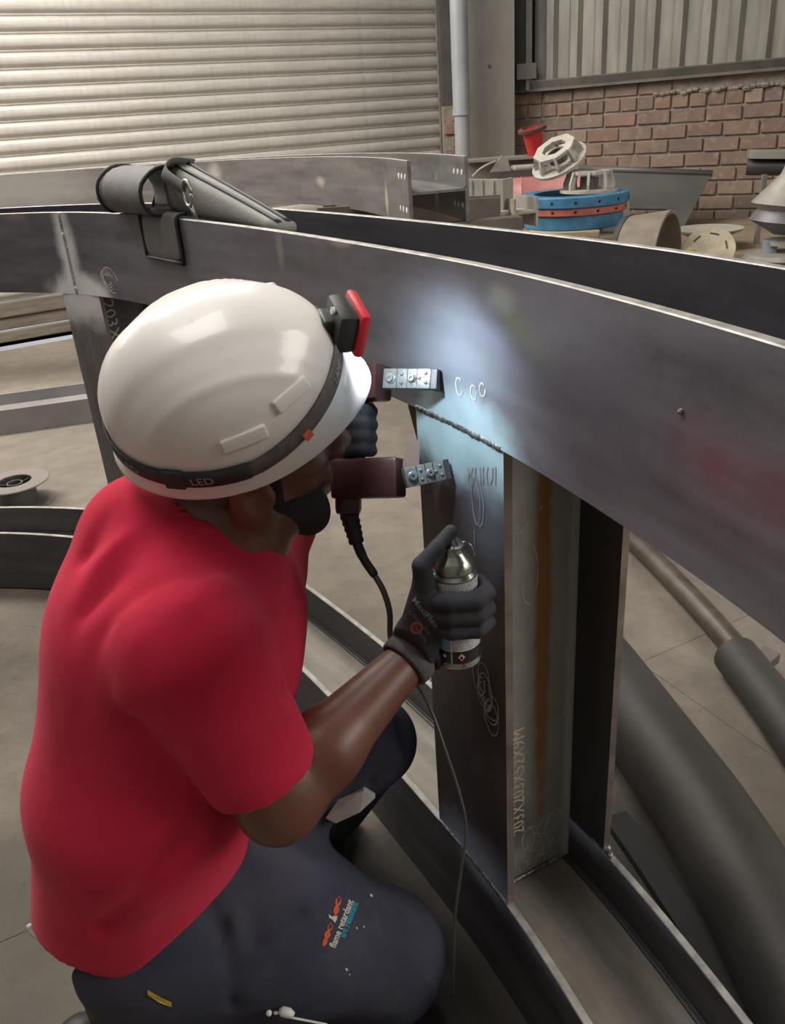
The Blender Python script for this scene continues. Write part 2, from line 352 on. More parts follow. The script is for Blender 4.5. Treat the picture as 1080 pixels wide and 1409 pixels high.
# steel column, guide, pipe
colc = lambda px, y: PY(px, 120, y)
cb = MB(); cd = nrm(np.array([1.0, -0.12, 0])); cn = np.array([-cd[1], cd[0], 0])
pL, pR = PY(640, 120, 6.35), PY(708, 120, 6.3); pL[2] = pR[2] = 0
mid = (pL+pR)/2; hw = np.linalg.norm(pR-pL)/2; cd = nrm(pR-pL); cn = np.array([-cd[1], cd[0], 0])
cb.box(mid+np.array([0, 0, 1.8]), cd*hw, cn*0.008, (0, 0, 1.8), 0, 0.002)
cb.box(mid+cn*0.2+np.array([0, 0, 1.8]), cd*0.005, cn*0.19, (0, 0, 1.8))
cb.box(mid+cn*0.4+np.array([0, 0, 1.8]), cd*hw, cn*0.008, (0, 0, 1.8))
cb.box(pR+cn*0.02-cd*0.03+np.array([0, 0, 1.8]), cd*0.004, cn*0.02, (0, 0, 1.8))
col = obj('steel_column', cb, mat('column_grey_paint', (0.2, 0.185, 0.165), 0.5, 0.1, 0.12, 3), base=mid); tag(col, 'tall grey steel column standing between roller shutter and brick wall', 'column')
for (dz) in (1.62,):
    obj('bolt_head', MB().lathe(mid+np.array([0, 0, dz])-cn*0.008, -cn, [(0.012, 0), (0.012, 0.006), (0, 0.006)], 8), DARKSTEEL, col)
pp = PY(634, 120, 6.2); pp[2] = 0
pipe = obj('downpipe', MB().tube([pp, pp+[0, 0, 1.35]], 0.052, 20).tube([pp+[0, 0, 1.35], pp+[0, 0, 3.6]], 0.058, 20).tube([pp+[0, 0, 1.33], pp+[0, 0, 1.37]], 0.062, 20), mat('pale_blue_grey_pipe', (0.3, 0.315, 0.33), 0.5, 0.1, 0.15, 4), smooth=True, angle=35, base=pp)
tag(pipe, 'pale blue-grey vertical downpipe running beside the steel column', 'pipe')
pq = PY(727, 60, 6.45); pq[2] = ZS
o = obj('cable_conduit', MB().box(pq+[0, 0, 1.05], (0.022, 0, 0), (0, 0.02, 0), (0, 0, 1.05), 0, 0.004).box(pq+[-0.02, -0.01, 0.12], (0.07, 0, 0), (0, 0.03, 0), (0, 0, 0.05), 0, 0.006), GREYSTEEL, base=pq)
tag(o, 'narrow grey conduit with box beside the corrugated cladding', 'conduit')
# short return of brick left of the column
q0 = PY(611, 180, 6.8); q1 = PY(640, 180, 6.8); q0[2] = q1[2] = 0
wp = obj('wall_return', MB().box((q0+q1)/2+np.array([0, 0.1, 0.7]), (q1-q0)/2, (0, 0.06, 0), (0, 0, 0.7)), MORT); tag(wp, kind='structure')
for r_ in range(10):
    z = 1.38-CH*r_-CH/2
    o = bpy.data.objects.new('brick', hv); COL.objects.link(o); o.parent = wp; o.location = q0+np.array([0.058+(0.0 if r_ % 2 else 0.06), 0.03, z])
wd = obj('wall_infill', MB().box((q0+q1)/2+np.array([0.02, 0.2, 2.5]), (q1-q0)/2*1.15, (0, 0.05, 0), (0, 0, 1.1)), mat('dark_gap_panel', (0.07, 0.062, 0.055), 0.8)); tag(wd, kind='structure')

# ------------------------------------------------------------------ curved welded frame
path_pts = [(-2.7, 2.36), (-2.2, 2.42), (-1.7, 2.43), (-1.22, 2.375), (-0.84, 2.235), (-0.585, 2.02), (-0.375, 1.74), (-0.16, 1.41), (0.035, 1.068), (0.131, 0.876), (0.203, 0.69), (0.262, 0.5), (0.305, 0.3), (0.335, 0.08), (0.345, -0.2), (0.34, -0.5)]
def mkpath(P, per=12):
    Q = np.array(catmull([np.array([a, b]) for a, b in P], per))
    d = np.linalg.norm(np.diff(Q, axis=0), axis=1); S_ = np.concatenate([[0], np.cumsum(d)])
    T = np.gradient(Q, axis=0); T /= np.linalg.norm(T, axis=1)[:, None]; N = np.stack([-T[:, 1], T[:, 0]], 1)
    return Q, S_, T, N
class Path:
    def __init__(s, P, per=12): s.Q, s.S, s.T, s.N = mkpath(P, per)
    def at(s, x):
        f = lambda A: np.array([np.interp(x, s.S, A[:, 0]), np.interp(x, s.S, A[:, 1])])
        return np.append(f(s.Q), 0), nrm(np.append(f(s.T), 0)), nrm(np.append(f(s.N), 0))
    def pt(s, x, off, z): p, T, N = s.at(x); return p+N*off+np.array([0, 0, z])
    def hit(s, px, py, off=0.0):
        d = ray(px, py); best = None
        A = s.Q+s.N*off
        for i in range(len(A)-1):
            a, b = A[i], A[i+1]; M = np.array([[d[0], -(b-a)[0]], [d[1], -(b-a)[1]]])
            if abs(np.linalg.det(M)) < 1e-9: continue
            k, u = np.linalg.solve(M, a)
            if k > 0 and -1e-6 <= u <= 1.000001 and (best is None or k < best[0]): best = (k, s.S[i]+u*(s.S[i+1]-s.S[i]), CAMZ+d[2]*k)
        return best[1], best[2]
def sweep(pa, a0, a1, z0, z1, s0=None, s1=None, edge=True, ch=0.0012):
    """vertical or horizontal plate swept along the path; UV = (arc length, height or offset); top edge is material 1"""
    s0 = pa.S[0] if s0 is None else s0; s1 = pa.S[-1] if s1 is None else s1
    n = max(2, int((s1-s0)/0.03)+1); ss = np.linspace(s0, s1, n); mb = MB(); uv = []; rows = []
    vert = (z1-z0) > (a1-a0)
    sec = [(a0, z0), (a0, z1-ch), (a0+ch, z1), (a1-ch, z1), (a1, z1-ch), (a1, z0)]; V = []; 
    # separate vertex rings for each face strip so that UVs stay clean
    strips = [(0, 1, 0), (1, 2, 1), (2, 3, 1), (3, 4, 1), (4, 5, 0), (5, 0, 0)]
    for (i, j, mi) in strips:
        o = len(mb.v)
        for x in ss:
            for q in (i, j):
                a, z = sec[q]; mb.v.append(tuple(pa.pt(x, a, z))); uv.append((x, z if vert else a))
        for k in range(n-1):
            mb.f.append((o+2*k, o+2*k+1, o+2*k+3, o+2*k+2)); mb.m.append(mi if edge else 0)
    for x in (ss[0], ss[-1]):
        o = len(mb.v)
        for (a, z) in sec: mb.v.append(tuple(pa.pt(x, a, z))); uv.append((x, z if vert else a))
        mb.f.append(tuple(range(o, o+6))); mb.m.append(mi if edge else 0)
    return mb, uv
TT, TB = CAMZ-0.147, CAMZ-0.350           # top chord flange top / bottom
BT, BB = CAMZ-1.110, 0.007                # bottom chord
FL, DEP, WT = 0.0125, 0.206, 0.008
PA = Path(path_pts)
sW0, _ = PA.hit(570, 557); sW0c = PA.hit(690, 620)[0]; sPc = (sW0+sW0c)/2; 
sL0, zL0 = PA.hit(84, 402); sLc = sL0+0.075
sJ, _ = PA.hit(93, 345)                    # splice seam on the left
def HS(px, py, off=0.0): return PA.hit(px, py, off)
PALE = (0.50, 0.60, 0.62); WHITE = (0.85, 0.85, 0.87)
def SP(px, py, ru, rv, an, c, st, inner=0.3, ns=14, ro=0.6):
    s_, z_ = HS(px, py); return (s_, z_, ru, rv, an, c, st, inner, ns, ro)
def STK(x0, y0, x1, y1, w_, c, st):
    a = HS(x0, y0); b = HS(x1, y1); L = math.hypot(b[0]-a[0], b[1]-a[1])
    return ((a[0]+b[0])/2, (a[1]+b[1])/2, L/2*1.15, w_, math.atan2(b[1]-a[1], b[0]-a[0]), c, st, -0.3, 9, 0.45)
top_spots = [
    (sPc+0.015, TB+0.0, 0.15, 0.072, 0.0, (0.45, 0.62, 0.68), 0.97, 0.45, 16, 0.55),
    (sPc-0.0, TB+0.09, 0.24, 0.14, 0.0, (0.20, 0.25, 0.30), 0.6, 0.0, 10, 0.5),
    STK(660, 385, 772, 520, 0.03, (0.22, 0.26, 0.11), 0.6),  # olive sheen painted into the steel colour
    STK(625, 400, 740, 540, 0.030, (0.26, 0.27, 0.42), 0.55),  # violet sheen beside it, also painted in
    SP(690, 412, 0.045, 0.022, 0.0, (0.42, 0.50, 0.48), 0.55, 0.1, 30, 0.5),
    STK(900, 590, 1079, 700, 0.05, (0.22, 0.03, 0.06), 0.65),  # red reflection of the shirt painted into the steel colour
    SP(1090, 690, 0.07, 0.04, 0.1, (0.16, 0.03, 0.05), 0.55, 0.1, 9, 0.45),  # outer end of the painted red reflection
    SP(800, 520, 0.16, 0.12, 0.0, (0.10, 0.09, 0.14), 0.4, 0.0, 5, 0.4),
    (sJ, (TT+TB)/2, 0.052, 0.17, 0.0, WHITE, 0.95, 0.3, 12, 0.7),
    (sJ+0.02, TB, 0.16, 0.075, 0.0, WHITE, 0.95, 0.45, 12, 0.7),
    SP(385, 340, 0.018, 0.05, 0.0, (0.28, 0.25, 0.21), 0.7, 0.2, 20, 0.8),
    SP(466, 332, 0.05, 0.012, 0.0, (0.4, 0.38, 0.34), 0.7, 0.2, 30, 0.8),
    SP(20, 297, 0.06, 0.02, 0.0, (0.3, 0.24, 0.18), 0.6, 0.2, 20, 0.8),
]
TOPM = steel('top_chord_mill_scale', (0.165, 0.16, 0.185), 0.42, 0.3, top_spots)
TOPI = steel('top_chord_inner_scale', (0.06, 0.058, 0.068), 0.45, 0.4)
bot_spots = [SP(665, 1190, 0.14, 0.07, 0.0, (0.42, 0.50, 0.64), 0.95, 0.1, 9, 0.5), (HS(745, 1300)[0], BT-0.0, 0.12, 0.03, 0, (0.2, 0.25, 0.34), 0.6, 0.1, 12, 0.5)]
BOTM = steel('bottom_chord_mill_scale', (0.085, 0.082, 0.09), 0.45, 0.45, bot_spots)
WEBM = steel('dusty_chord_web', (0.27, 0.245, 0.21), 0.6, 0.15, [], rust=0.3)
frame = empty('curved_steel_frame', (PA.pt(sPc, 0.1, 0)), 'curved welded steel ladder frame with dark H-section chords being inspected', 'steel frame')
def hbeam(nm, parent, pa, z0, z1, mats, s0=None, s1=None, wm=None, dust=None):
    zc = (z0+z1)/2
    mb, uv = sweep(pa, FL, DEP-FL, zc-WT/2, zc+WT/2, s0, s1, edge=False)
    ch = obj(nm, mb, wm or mats[0], parent, uv=uv)
    for (a, b, mt) in ((0, FL, mats[0]), (DEP-FL, DEP, mats[1])):
        mb, uv = sweep(pa, a, b, z0, z1, s0, s1); obj('flange', mb, [mt, BRIGHT], ch, uv=uv)
    # root fillets where the web meets the flanges
    n = 60; ss = np.linspace(pa.S[0] if s0 is None else s0, pa.S[-1] if s1 is None else s1, n)
    fb = MB()
    for (a, sg) in ((FL, 1), (DEP-FL, -1)):
        for sz in (1, -1):
            R_ = 0.0085; pr = [(a-sg*0.001, zc+sz*(WT/2-0.001))]+[(a+sg*(R_-R_*math.sin(u)), zc+sz*(WT/2+R_-R_*math.cos(u))) for u in np.linspace(0, math.pi/2, 5)]
            o_ = len(fb.v); m = len(pr)
            for x in ss:
                for (q, z) in pr: fb.v.append(tuple(pa.pt(x, q, z)))
            for i in range(n-1):
                for k in range(m): fb.f.append((o_+i*m+k, o_+i*m+(k+1) % m, o_+(i+1)*m+(k+1) % m, o_+(i+1)*m+k)); fb.m.append(0)
    obj('root_fillet', fb, DARKSTEEL, ch, smooth=True)
    return ch
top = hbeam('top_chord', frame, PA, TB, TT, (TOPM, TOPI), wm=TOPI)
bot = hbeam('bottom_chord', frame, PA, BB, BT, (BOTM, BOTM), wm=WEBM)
# posts
def post(sc, mats, hwid=0.1015):
    p0, T, N = PA.at(sc)
    def plate(a0, a1, h0, h1, m, nm, par, uvm):
        mb = MB(); uv = []
        cs = [(h0, a0), (h1, a0), (h1, a1), (h0, a1)]
        # faces with own verts; UV=(tangential+normal offset, height)
        for i in range(4):
            A, B = cs[i], cs[(i+1) % 4]; o = len(mb.v)
            for z in (BT+0.0005, TB-0.0005) if uvm != 'web' else ((BB+BT)/2+WT/2, (TB+TT)/2-WT/2):
                for (h, a) in (A, B): mb.v.append(tuple(p0+T*h+N*a+np.array([0, 0, z]))); uv.append(((h if uvm == 'fl' else a), z))
            small = np.hypot(A[0]-B[0], A[1]-B[1]) < 0.03
            mb.f.append((o, o+1, o+3, o+2)); mb.m.append(1 if small else 0)
        for z in (BT+0.0005, TB-0.0005):
            o = len(mb.v)
            for (h, a) in cs: mb.v.append(tuple(p0+T*h+N*a+np.array([0, 0, z]))); uv.append((h, z))
            mb.f.append((o, o+1, o+2, o+3)); mb.m.append(0)
        return obj(nm, mb, [m, mats[3]], par, uv=uv)
    wmb = MB(); wuv = []
    for z in (BB/2+BT/2+WT/2, TB/2+TT/2-WT/2):
        for (h, a) in ((-WT/2, FL), (WT/2, FL), (WT/2, DEP-FL), (-WT/2, DEP-FL)): wmb.v.append(tuple(p0+T*h+N*a+np.array([0, 0, z]))); wuv.append((a, z))
    wmb.f = [(0, 1, 5, 4), (1, 2, 6, 5), (2, 3, 7, 6), (3, 0, 4, 7), (0, 3, 2, 1), (4, 5, 6, 7)]; wmb.m = [0]*6
    w_ = obj('post', wmb, mats[2], frame, uv=wuv)
    plate(0, FL, -hwid, hwid, mats[0], 'flange', w_, 'fl'); plate(DEP-FL, DEP, -hwid, hwid, mats[1], 'flange', w_, 'fl')
    fb = MB(); R_ = 0.011
    for (a, sg) in ((FL, 1), (DEP-FL, -1)):
        for sh in (1, -1):
            pr = [(sh*(WT/2-0.001), a-sg*0.001)]+[(sh*(WT/2+R_-R_*math.cos(u)), a+sg*(R_-R_*math.sin(u))) for u in np.linspace(0, math.pi/2, 5)]
            fb.prism([p0+T*h+N*q+np.array([0, 0, (BB+BT)/2+WT/2]) for (h, q) in pr], (0, 0, TB-(BB+BT)/2))
    obj('root_fillet', fb, mats[2], w_, uv=[(0.1, 0)]*len(fb.v))
    return w_, p0, T, N
PZT = TB
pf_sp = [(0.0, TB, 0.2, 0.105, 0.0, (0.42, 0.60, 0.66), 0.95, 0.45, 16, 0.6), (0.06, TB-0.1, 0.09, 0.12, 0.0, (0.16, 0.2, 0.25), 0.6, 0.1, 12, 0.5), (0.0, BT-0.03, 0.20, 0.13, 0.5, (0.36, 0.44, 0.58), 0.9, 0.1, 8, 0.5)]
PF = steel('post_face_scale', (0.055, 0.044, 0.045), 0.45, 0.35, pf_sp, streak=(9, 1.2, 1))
PW = steel('post_web_dull', (0.34, 0.33, 0.295), 0.6, 0.1, [(0.138, 0.66, 0.019, 0.60, 0, (0.36, 0.165, 0.045), 0.95, 0.4, 22, 0.85), (0.085, 0.24, 0.05, 0.10, 0, (0.09, 0.085, 0.08), 0.8, 0.2, 18, 0.5)], streak=(6, 1, 1), var=0.12)
PB = steel('post_back_scale', (0.05, 0.045, 0.045), 0.5, 0.35, streak=(9, 1.2, 1))
PEDGE = mat('post_edge_brown', (0.2, 0.16, 0.14), 0.5, 0.4, 0.3, 20)
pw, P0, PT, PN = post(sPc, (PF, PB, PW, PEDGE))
PF2 = steel('left_post_scale', (0.19, 0.18, 0.185), 0.45, 0.3, [(0.0, TB, 0.3, 0.11, 0, WHITE, 0.85, 0.3, 14, 0.7)], streak=(14, 1, 1))
pw2, Q0, QT, QN = post(sLc, (PF2, PB, PB, PEDGE), 0.075)
post(PA.S[-1]-0.15, (PB, PB, PB, PEDGE)); post(0.15, (PF2, PB, PB, PEDGE))
# weld beads
def bead(pts, r, parent, m=SILVER, nm='weld_bead', step=0.006):
    P_ = catmull(pts, 1) if len(pts) < 3 else pts; P_ = [np.array(p) for p in P_]; out = []; rad = []
    for a, b in zip(P_[:-1], P_[1:]):
        L = np.linalg.norm(b-a); k = max(1, int(L/step*2))
        for i in range(k): out.append(a+(b-a)*i/k+np.random.normal(0, r*0.12, 3)); rad.append(r*(1.12 if i % 2 else 0.86)*random.uniform(0.92, 1.08))
    out.append(P_[-1]); rad.append(r); return obj(nm, MB().tube(out, rad, 8), m, parent, smooth=True)
def onpost(h, a, z): return P0+PT*h+PN*a+np.array([0, 0, z])
bead([PA.pt(sPc+x, 0.002, TB+0.001) for x in np.linspace(-0.1, 0.1, 12)], 0.0042, pw, SOOTWELD)
bead([PA.pt(sPc+x, 0.002, BT+0.001) for x in np.linspace(-0.1, 0.1, 12)], 0.004, pw, SOOTWELD)
zw = (BB+BT)/2+WT/2
bead([onpost(WT/2+0.002, a, zw+0.002) for a in np.linspace(FL, DEP-FL, 8)], 0.005, pw, SILVER)
bead([PA.pt(sPc+x, DEP-0.006, BT+0.002) for x in np.linspace(0.0, 0.108, 6)], 0.006, pw, SILVER)
bead([onpost(0.1015, a, BT+0.001) for a in (DEP-FL, DEP)], 0.006, pw, SILVER)
bead([PA.pt(sJ, -0.001, z) for z in np.linspace(TB+0.002, TT-0.002, 10)], 0.004, top, mat('pale_seam_weld', (0.5, 0.5, 0.52), 0.4, 0.5), step=0.004)
# small gusset below the chord to the left of the post
g0 = PA.pt(sW0-0.003, 0.02, TB); gT = PT
obj('gusset_plate', MB().prism([g0, g0-gT*0.055, g0-gT*0.05+np.array([0, 0, -0.02]), g0+np.array([0, 0, -0.13])], PN*0.012), steel('rusty_gusset', (0.13, 0.085, 0.07), 0.6, 0.3, coord='Object', rust=0.5), frame)
# lettering + chalk
FONT_CACHE = {}
def text_mesh(txt, size, bold=0.0):
    cu = bpy.data.curves.new('text', 'FONT'); cu.body = txt; cu.size = size; cu.extrude = 0.0; cu.offset = bold; cu.resolution_u = 2
    o = bpy.data.objects.new('text', cu); COL.objects.link(o); bpy.context.view_layer.update()
    dg = bpy.context.evaluated_depsgraph_get(); me = bpy.data.meshes.new_from_object(o.evaluated_get(dg))
    V = np.array([v.co[:] for v in me.vertices]); F = [tuple(p.vertices) for p in me.polygons]
    bpy.data.objects.remove(o); bpy.data.curves.remove(cu); bpy.data.meshes.remove(me); return V, F
def letter(nm, txt, size, org, ex, ey, m, parent, drape=None, bold=0.0, thick=0.0004, center=False, length=None):
    V, F = text_mesh(txt, size, bold); ex = nrm(ex); ey = nrm(ey); en = np.cross(ex, ey)
    sx = 1.0
    if length: sx = length/(V[:, 0].max()-V[:, 0].min())
    V = V.copy(); V[:, 0] = (V[:, 0]-V[:, 0].min())*sx
    if center: V[:, 0] -= V[:, 0].mean()
    W = np.array(org)+V[:, :1]*ex+V[:, 1:2]*ey
    if drape is not None: W = drape_pts(W, en, drape)
    else: W = W+en*0.0006
    mb = MB().add(W, F); return obj(nm, mb, m, parent, fixn=False)
def drape_pts(W, en, target, off=0.0008):
    bvh, out = target, []
    for p in W:
        r_ = bvh.ray_cast(Vector(p+en*0.12), Vector(-en), 0.4)
        out.append(np.array(r_[0])+np.array(en)*off if r_[0] is not None else p)
    return np.array(out)
def bvh_of(o):
    M = o.matrix_world; org = Vector(ORG[o.name]); return BVHTree.FromPolygons([v.co+org for v in o.data.vertices], [tuple(p.vertices) for p in o.data.polygons])
def ribbon(nm, lines, m, parent, width, en):
    """chalk strokes: thin raised ribbons along 3D polylines on a face with normal en"""
    for L in lines:
        L = [np.array(p) for p in L]; vs = []; mb = MB()
        for i, p in enumerate(L):
            d = nrm(L[min(i+1, len(L)-1)]-L[max(i-1, 0)]); s_ = np.cross(d, en); w_ = width*random.uniform(0.5, 1.2)
            vs += [p+s_*w_/2+en*0.0007, p-s_*w_/2+en*0.0007]
        mb.add(vs, [(2*i, 2*i+1, 2*i+3, 2*i+2) for i in range(len(L)-1)]); obj('chalk_mark', mb, m, parent, fixn=False)
def stroke(cx, cy, pts): return [(cx+a, cy+b) for a, b in pts]
# web face towards +tangent : letters reading upwards, tops towards the near flange
zt0 = 0.175+0.08
def webp(a, z): return P0+PT*(WT/2)+PN*a+np.array([0, 0, z])
def webhit(px, py):
    d = ray(px, py); o_ = P0+PT*(WT/2); k = np.dot(o_-CAMP, PT)/np.dot(d, PT); p = CAMP+d*k; return np.dot(p-P0, PN), p[2]
a0_, z0_ = webhit(718, 1145); a1_, z1_ = webhit(720, 1000)
letter('stencil_lettering', '203X203X52X9M', 0.036, webp(a0_+0.004, z0_), (0, 0, 1), -PN, mat('ivory_paint_marker', (0.62, 0.56, 0.42), 0.8), pw, length=z1_-z0_, bold=0.0004)
rnd = random.Random(3)
def scrib(c, n, w_, h_, fn, turns=1.0, ph=0.0):
    L = []
    for i in range(n):
        t_ = ph+2*math.pi*turns*i/(n-1); r_ = 1+0.12*math.sin(2*t_+c[1]*90)+rnd.uniform(-.04, .04); L.append(fn(c[0]+w_*r_*math.cos(t_), c[1]+h_*r_*math.sin(t_)))
    return L
lines = []
a_, z_ = webhit(745, 1150)
for q in range(15): lines.append(scrib((min(a_, 0.15)+rnd.uniform(-.03, .03), z_+rnd.uniform(-.05, .03)), 16, 0.012+0.01*rnd.random(), 0.022, webp, rnd.uniform(.5, 1.2), rnd.random()*6))
a_, z_ = webhit(728, 790); lines.append([webp(a_+0.015*math.cos(t_)-0.0*t_, z_+0.05*math.sin(t_)) for t_ in np.linspace(-2.8, 1.2, 14)])
a_, z_ = webhit(730, 715); lines.append([webp(a_+x, z_+0.8*x) for x in np.linspace(-.02, .02, 5)])
ribbon('chalk_marks', lines, CHALK, pw, 0.0022, PT)
fcp = lambda h, z: P0+PT*h+np.array([0, 0, z]); EN = -PN
lines = []
s_, z_ = HS(668, 960)
for q in range(9): lines.append(scrib((s_-sPc+rnd.uniform(-.012, .012)+0.012*(q-4)/4, z_-0.03*(q-4)/4), 14, 0.016, 0.024, fcp, 0.8, rnd.random()*6))
s_, z_ = HS(655, 690)
for q in range(2): lines.append(scrib((s_-sPc+0.004*q, z_), 16, 0.010+0.004*q, 0.03, fcp, 1.0))
s_, z_ = HS(653, 740); lines.append([fcp(s_-sPc, z_+x) for x in (-.012, 0, .012)])
for q in range(8):
    s_, z_ = HS(645+q*5, 655); lines.append([fcp(s_-sPc+rnd.uniform(-.003, .003), z_+x) for x in np.linspace(-.012, .012, 4)])
ribbon('chalk_marks', lines, mat('grey_chalk', (0.27, 0.26, 0.27), 0.9), pw, 0.0022, EN)
# chalk marks on the chord next to the weld and on the left
def chp(s_, z_): return PA.pt(s_, 0.0, z_)
for (px, py, w_, h_, tr) in ((632, 532, .008, .010, .8), (652, 540, .007, .008, .9), (664, 536, .007, .007, .9)):
    s_, z_ = HS(px, py); _, _, N_ = PA.at(s_); ribbon('chalk_mark', [scrib((s_, z_), 14, w_, h_, chp, tr, 1.0)], CHALK, top, 0.002, -N_)
s_, z_ = HS(150, 385); _, _, N_ = PA.at(s_)
ribbon('chalk_mark', [scrib((s_+rnd.uniform(-.01, .01), z_), 18, 0.035-0.006*q, 0.03-0.006*q, chp, 0.8, 0.3*q) for q in range(4)], CHALK, top, 0.003, -N_)
s_, z_ = HS(938, 566); _, _, N_ = PA.at(s_); obj('weld_spatter', MB().sphere(chp(s_, z_)-N_*0.001, 0.0026, 8), SILVER, top)
# sooty lettering on the left post's web
def webp2(a, z): return Q0+QT*(WT/2)+QN*a+np.array([0, 0, z])
letter('stencil_lettering', '203X203', 0.05, webp2(0.06, TB-0.03), (0, 0, -1), QN, mat('dull_white_stencil', (0.4, 0.4, 0.38), 0.8), pw2)

# support stands under the chord (hidden side) keep the frame up: the bottom chord lies on the floor
# ------------------------------------------------------------------ second frame end behind
PA2 = Path([(-3.9, 4.75), (-3.2, 4.9), (-2.3, 4.95), (-1.6, 4.88), (-1.1, 4.74), (-0.7, 4.5), (-0.36, 4.15), (-0.1, 3.7), (0.05, 3.27), (0.13, 2.85)])
T2, B2 = CAMZ-0.115, CAMZ-0.318
def SQ(px, py, ru, rv, c, st, ns=18):
    s_, z_ = PA2.hit(px, py); return (s_, z_, ru, rv, 0, c, st, 0.1, ns, 0.8)
F2M = steel('rear_beam_scale', (0.16, 0.15, 0.145), 0.5, 0.4, [SQ(441, 250, 0.06, 0.03, (0.4, 0.34, 0.27), 0.8), SQ(532, 275, 0.03, 0.09, (0.4, 0.38, 0.34), 0.8, 25), SQ(295, 240, 0.07, 0.08, (0.5, 0.48, 0.44), 0.6, 30), SQ(40, 262, 0.6, 0.2, (0.3, 0.28, 0.26), 0.7, 3)])
fr2 = empty('curved_steel_beam', PA2.pt(PA2.S[-1], 0, 0), 'curved steel beam end with drilled bolt holes behind the inspected frame', 'steel beam')
b2 = hbeam('chord', fr2, PA2, B2, T2, (F2M, F2M), wm=F2M)
def cut_holes(o, pts, axis, r):
    mb = MB()
    for p in pts: mb.lathe(np.array(p)-axis*0.05, axis, [(0, 0), (r, 0), (r, 0.1), (0, 0.1)], 12)
    c_ = obj('cutter', mb, DARKSTEEL); md = o.modifiers.new('holes', 'BOOLEAN'); md.object = c_; md.operation = 'DIFFERENCE'; md.solver = 'FAST' if 'FAST' in [i.identifier for i in bpy.types.BooleanModifier.bl_rna.properties['solver'].enum_items] else 'EXACT'
    dg = bpy.context.evaluated_depsgraph_get(); bpy.context.view_layer.update(); me = bpy.data.meshes.new_from_object(o.evaluated_get(dg)); o.modifiers.clear(); o.data = me
    bpy.data.objects.remove(c_)
e = PA2.S[-1]
# pale discs on each flange paint the light seen through its bolt holes
for off in (0.0, DEP-FL):
    N_ = PA2.at(e-0.08)[2]
    fl_ = [c_ for c_ in b2.children if c_.name.startswith('flange')][0 if off == 0 else 1]
    o_ = ORG[fl_.name]
    mbx = MB()
    pts = [PA2.pt(e-d_, off+FL/2, z_) for d_ in (0.035, 0.085, 0.135) for z_ in (T2-0.05, B2+0.05)]
    holes = MB()  # pale discs for the light through the bolt holes
    for p in pts: holes.lathe(p-N_*(FL/2+0.0015), N_, [(0, 0), (0.009, 0), (0.009, FL+0.003), (0, FL+0.003)], 14)
    obj('bolt_hole_or_light_disc', holes, mat('hole_light_disc', (0.75, 0.73, 0.7), 0.5), b2, smooth=False)
# trestle that carries the beam end
def trestle(c, T_, N_, ztop, label):
    tr = empty('steel_trestle', (c[0], c[1], 0), label, 'trestle')
    c = np.array([c[0], c[1], 0.0])
    obj('top_rail', MB().box(c+[0, 0, ztop-0.031], T_*0.16, N_*0.03, (0, 0, 0.03), 0, 0.003), RUSTY, tr)
    for a in (-1, 1):
        for b in (-1, 1):
            p = c+T_*0.1*a; obj('leg', MB().tube([p+[0, 0, ztop-0.055], p+N_*0.07*b+T_*0.03*a], 0.02, 8), RUSTY, tr)
        obj('cross_bar', MB().tube([c+T_*0.115*a+N_*0.035*b+[0, 0, ztop*0.5] for b in (-1, 1)], 0.013, 8), RUSTY, tr)
for x_, lb in ((e-0.01, 'rusty steel trestle under the drilled end of the rear beam'), (0.9, 'rusty steel trestle under the far left of the rear beam')):
    p_, T_, N_ = PA2.at(x_); trestle(p_+N_*0.1+np.array([0.13 if x_ > 1.5 else 0, 0.05, 0]), N_, T_, B2, lb)

# ------------------------------------------------------------------ steel stacked beyond the beam end
def hsec(name, a, b, h, wd, m, label, cat='steel beam', up=(0, 0, 1.0), edge=None, group=None, tf=0.012):
    """straight H section from a to b (bottom centre line), flanges vertical"""
    a = np.array(a, float); b = np.array(b, float); d = nrm(b-a); n_ = nrm(np.cross([0, 0, 1.0], d)); L = np.linalg.norm(b-a); c_ = (a+b)/2
    r_ = empty(name, a, label, cat, group)
    obj('web', MB().box(c_+[0, 0, h/2], d*L/2, n_*(wd/2-tf), (0, 0, 0.005)), m, r_)
    for s_ in (-1, 1): obj('flange', MB().box(c_+n_*s_*(wd/2-tf/2)+[0, 0, h/2], d*L/2, n_*tf/2, (0, 0, h/2), 0, 0.001), m, r_)
    return r_
GA = mat('dusty_light_steel', (0.32, 0.30, 0.265), 0.6, 0.2, 0.2, 12)
# upper short channel stub (628-693, 243-290)
zq = CAMZ-0.52
def at(px, py, y): return PY(px, py, y)
st = empty('channel_offcut', at(630, 292, 3.9), 'short pale steel channel offcut with ribbed face beside the beam end', 'steel offcut')
A, B_ = at(627, 290, 3.9), at(693, 292, 3.75); C_, D_ = at(627, 246, 3.9), at(692, 243, 3.75)
dd = nrm(B_-A); hh = np.array([0, 0, 1.0]); L = np.linalg.norm(B_-A); Hh = (C_[2]-A[2]); nn = nrm(np.cross(dd, hh))
if nn[1] > 0: nn = -nn
obj('web', MB().box((A+B_)/2+hh*Hh/2, dd*L/2, nn*0.006, hh*Hh/2, 0, 0.001), GA, st)
for q in range(4): obj('rib', MB().box(A+dd*L*(0.15+0.22*q)+hh*Hh/2+nn*0.008, dd*0.004, nn*0.004, hh*Hh*0.46), GA, st)
obj('flange', MB().box((A+B_)/2+hh*0.004+nn*0.06, dd*L/2*1.25, nn*0.06, hh*0.006), GA, st)
obj('flange', MB().box(B_+hh*Hh/2-nn*0.03, dd*0.006, nn*0.045, hh*Hh/2), GA, st)
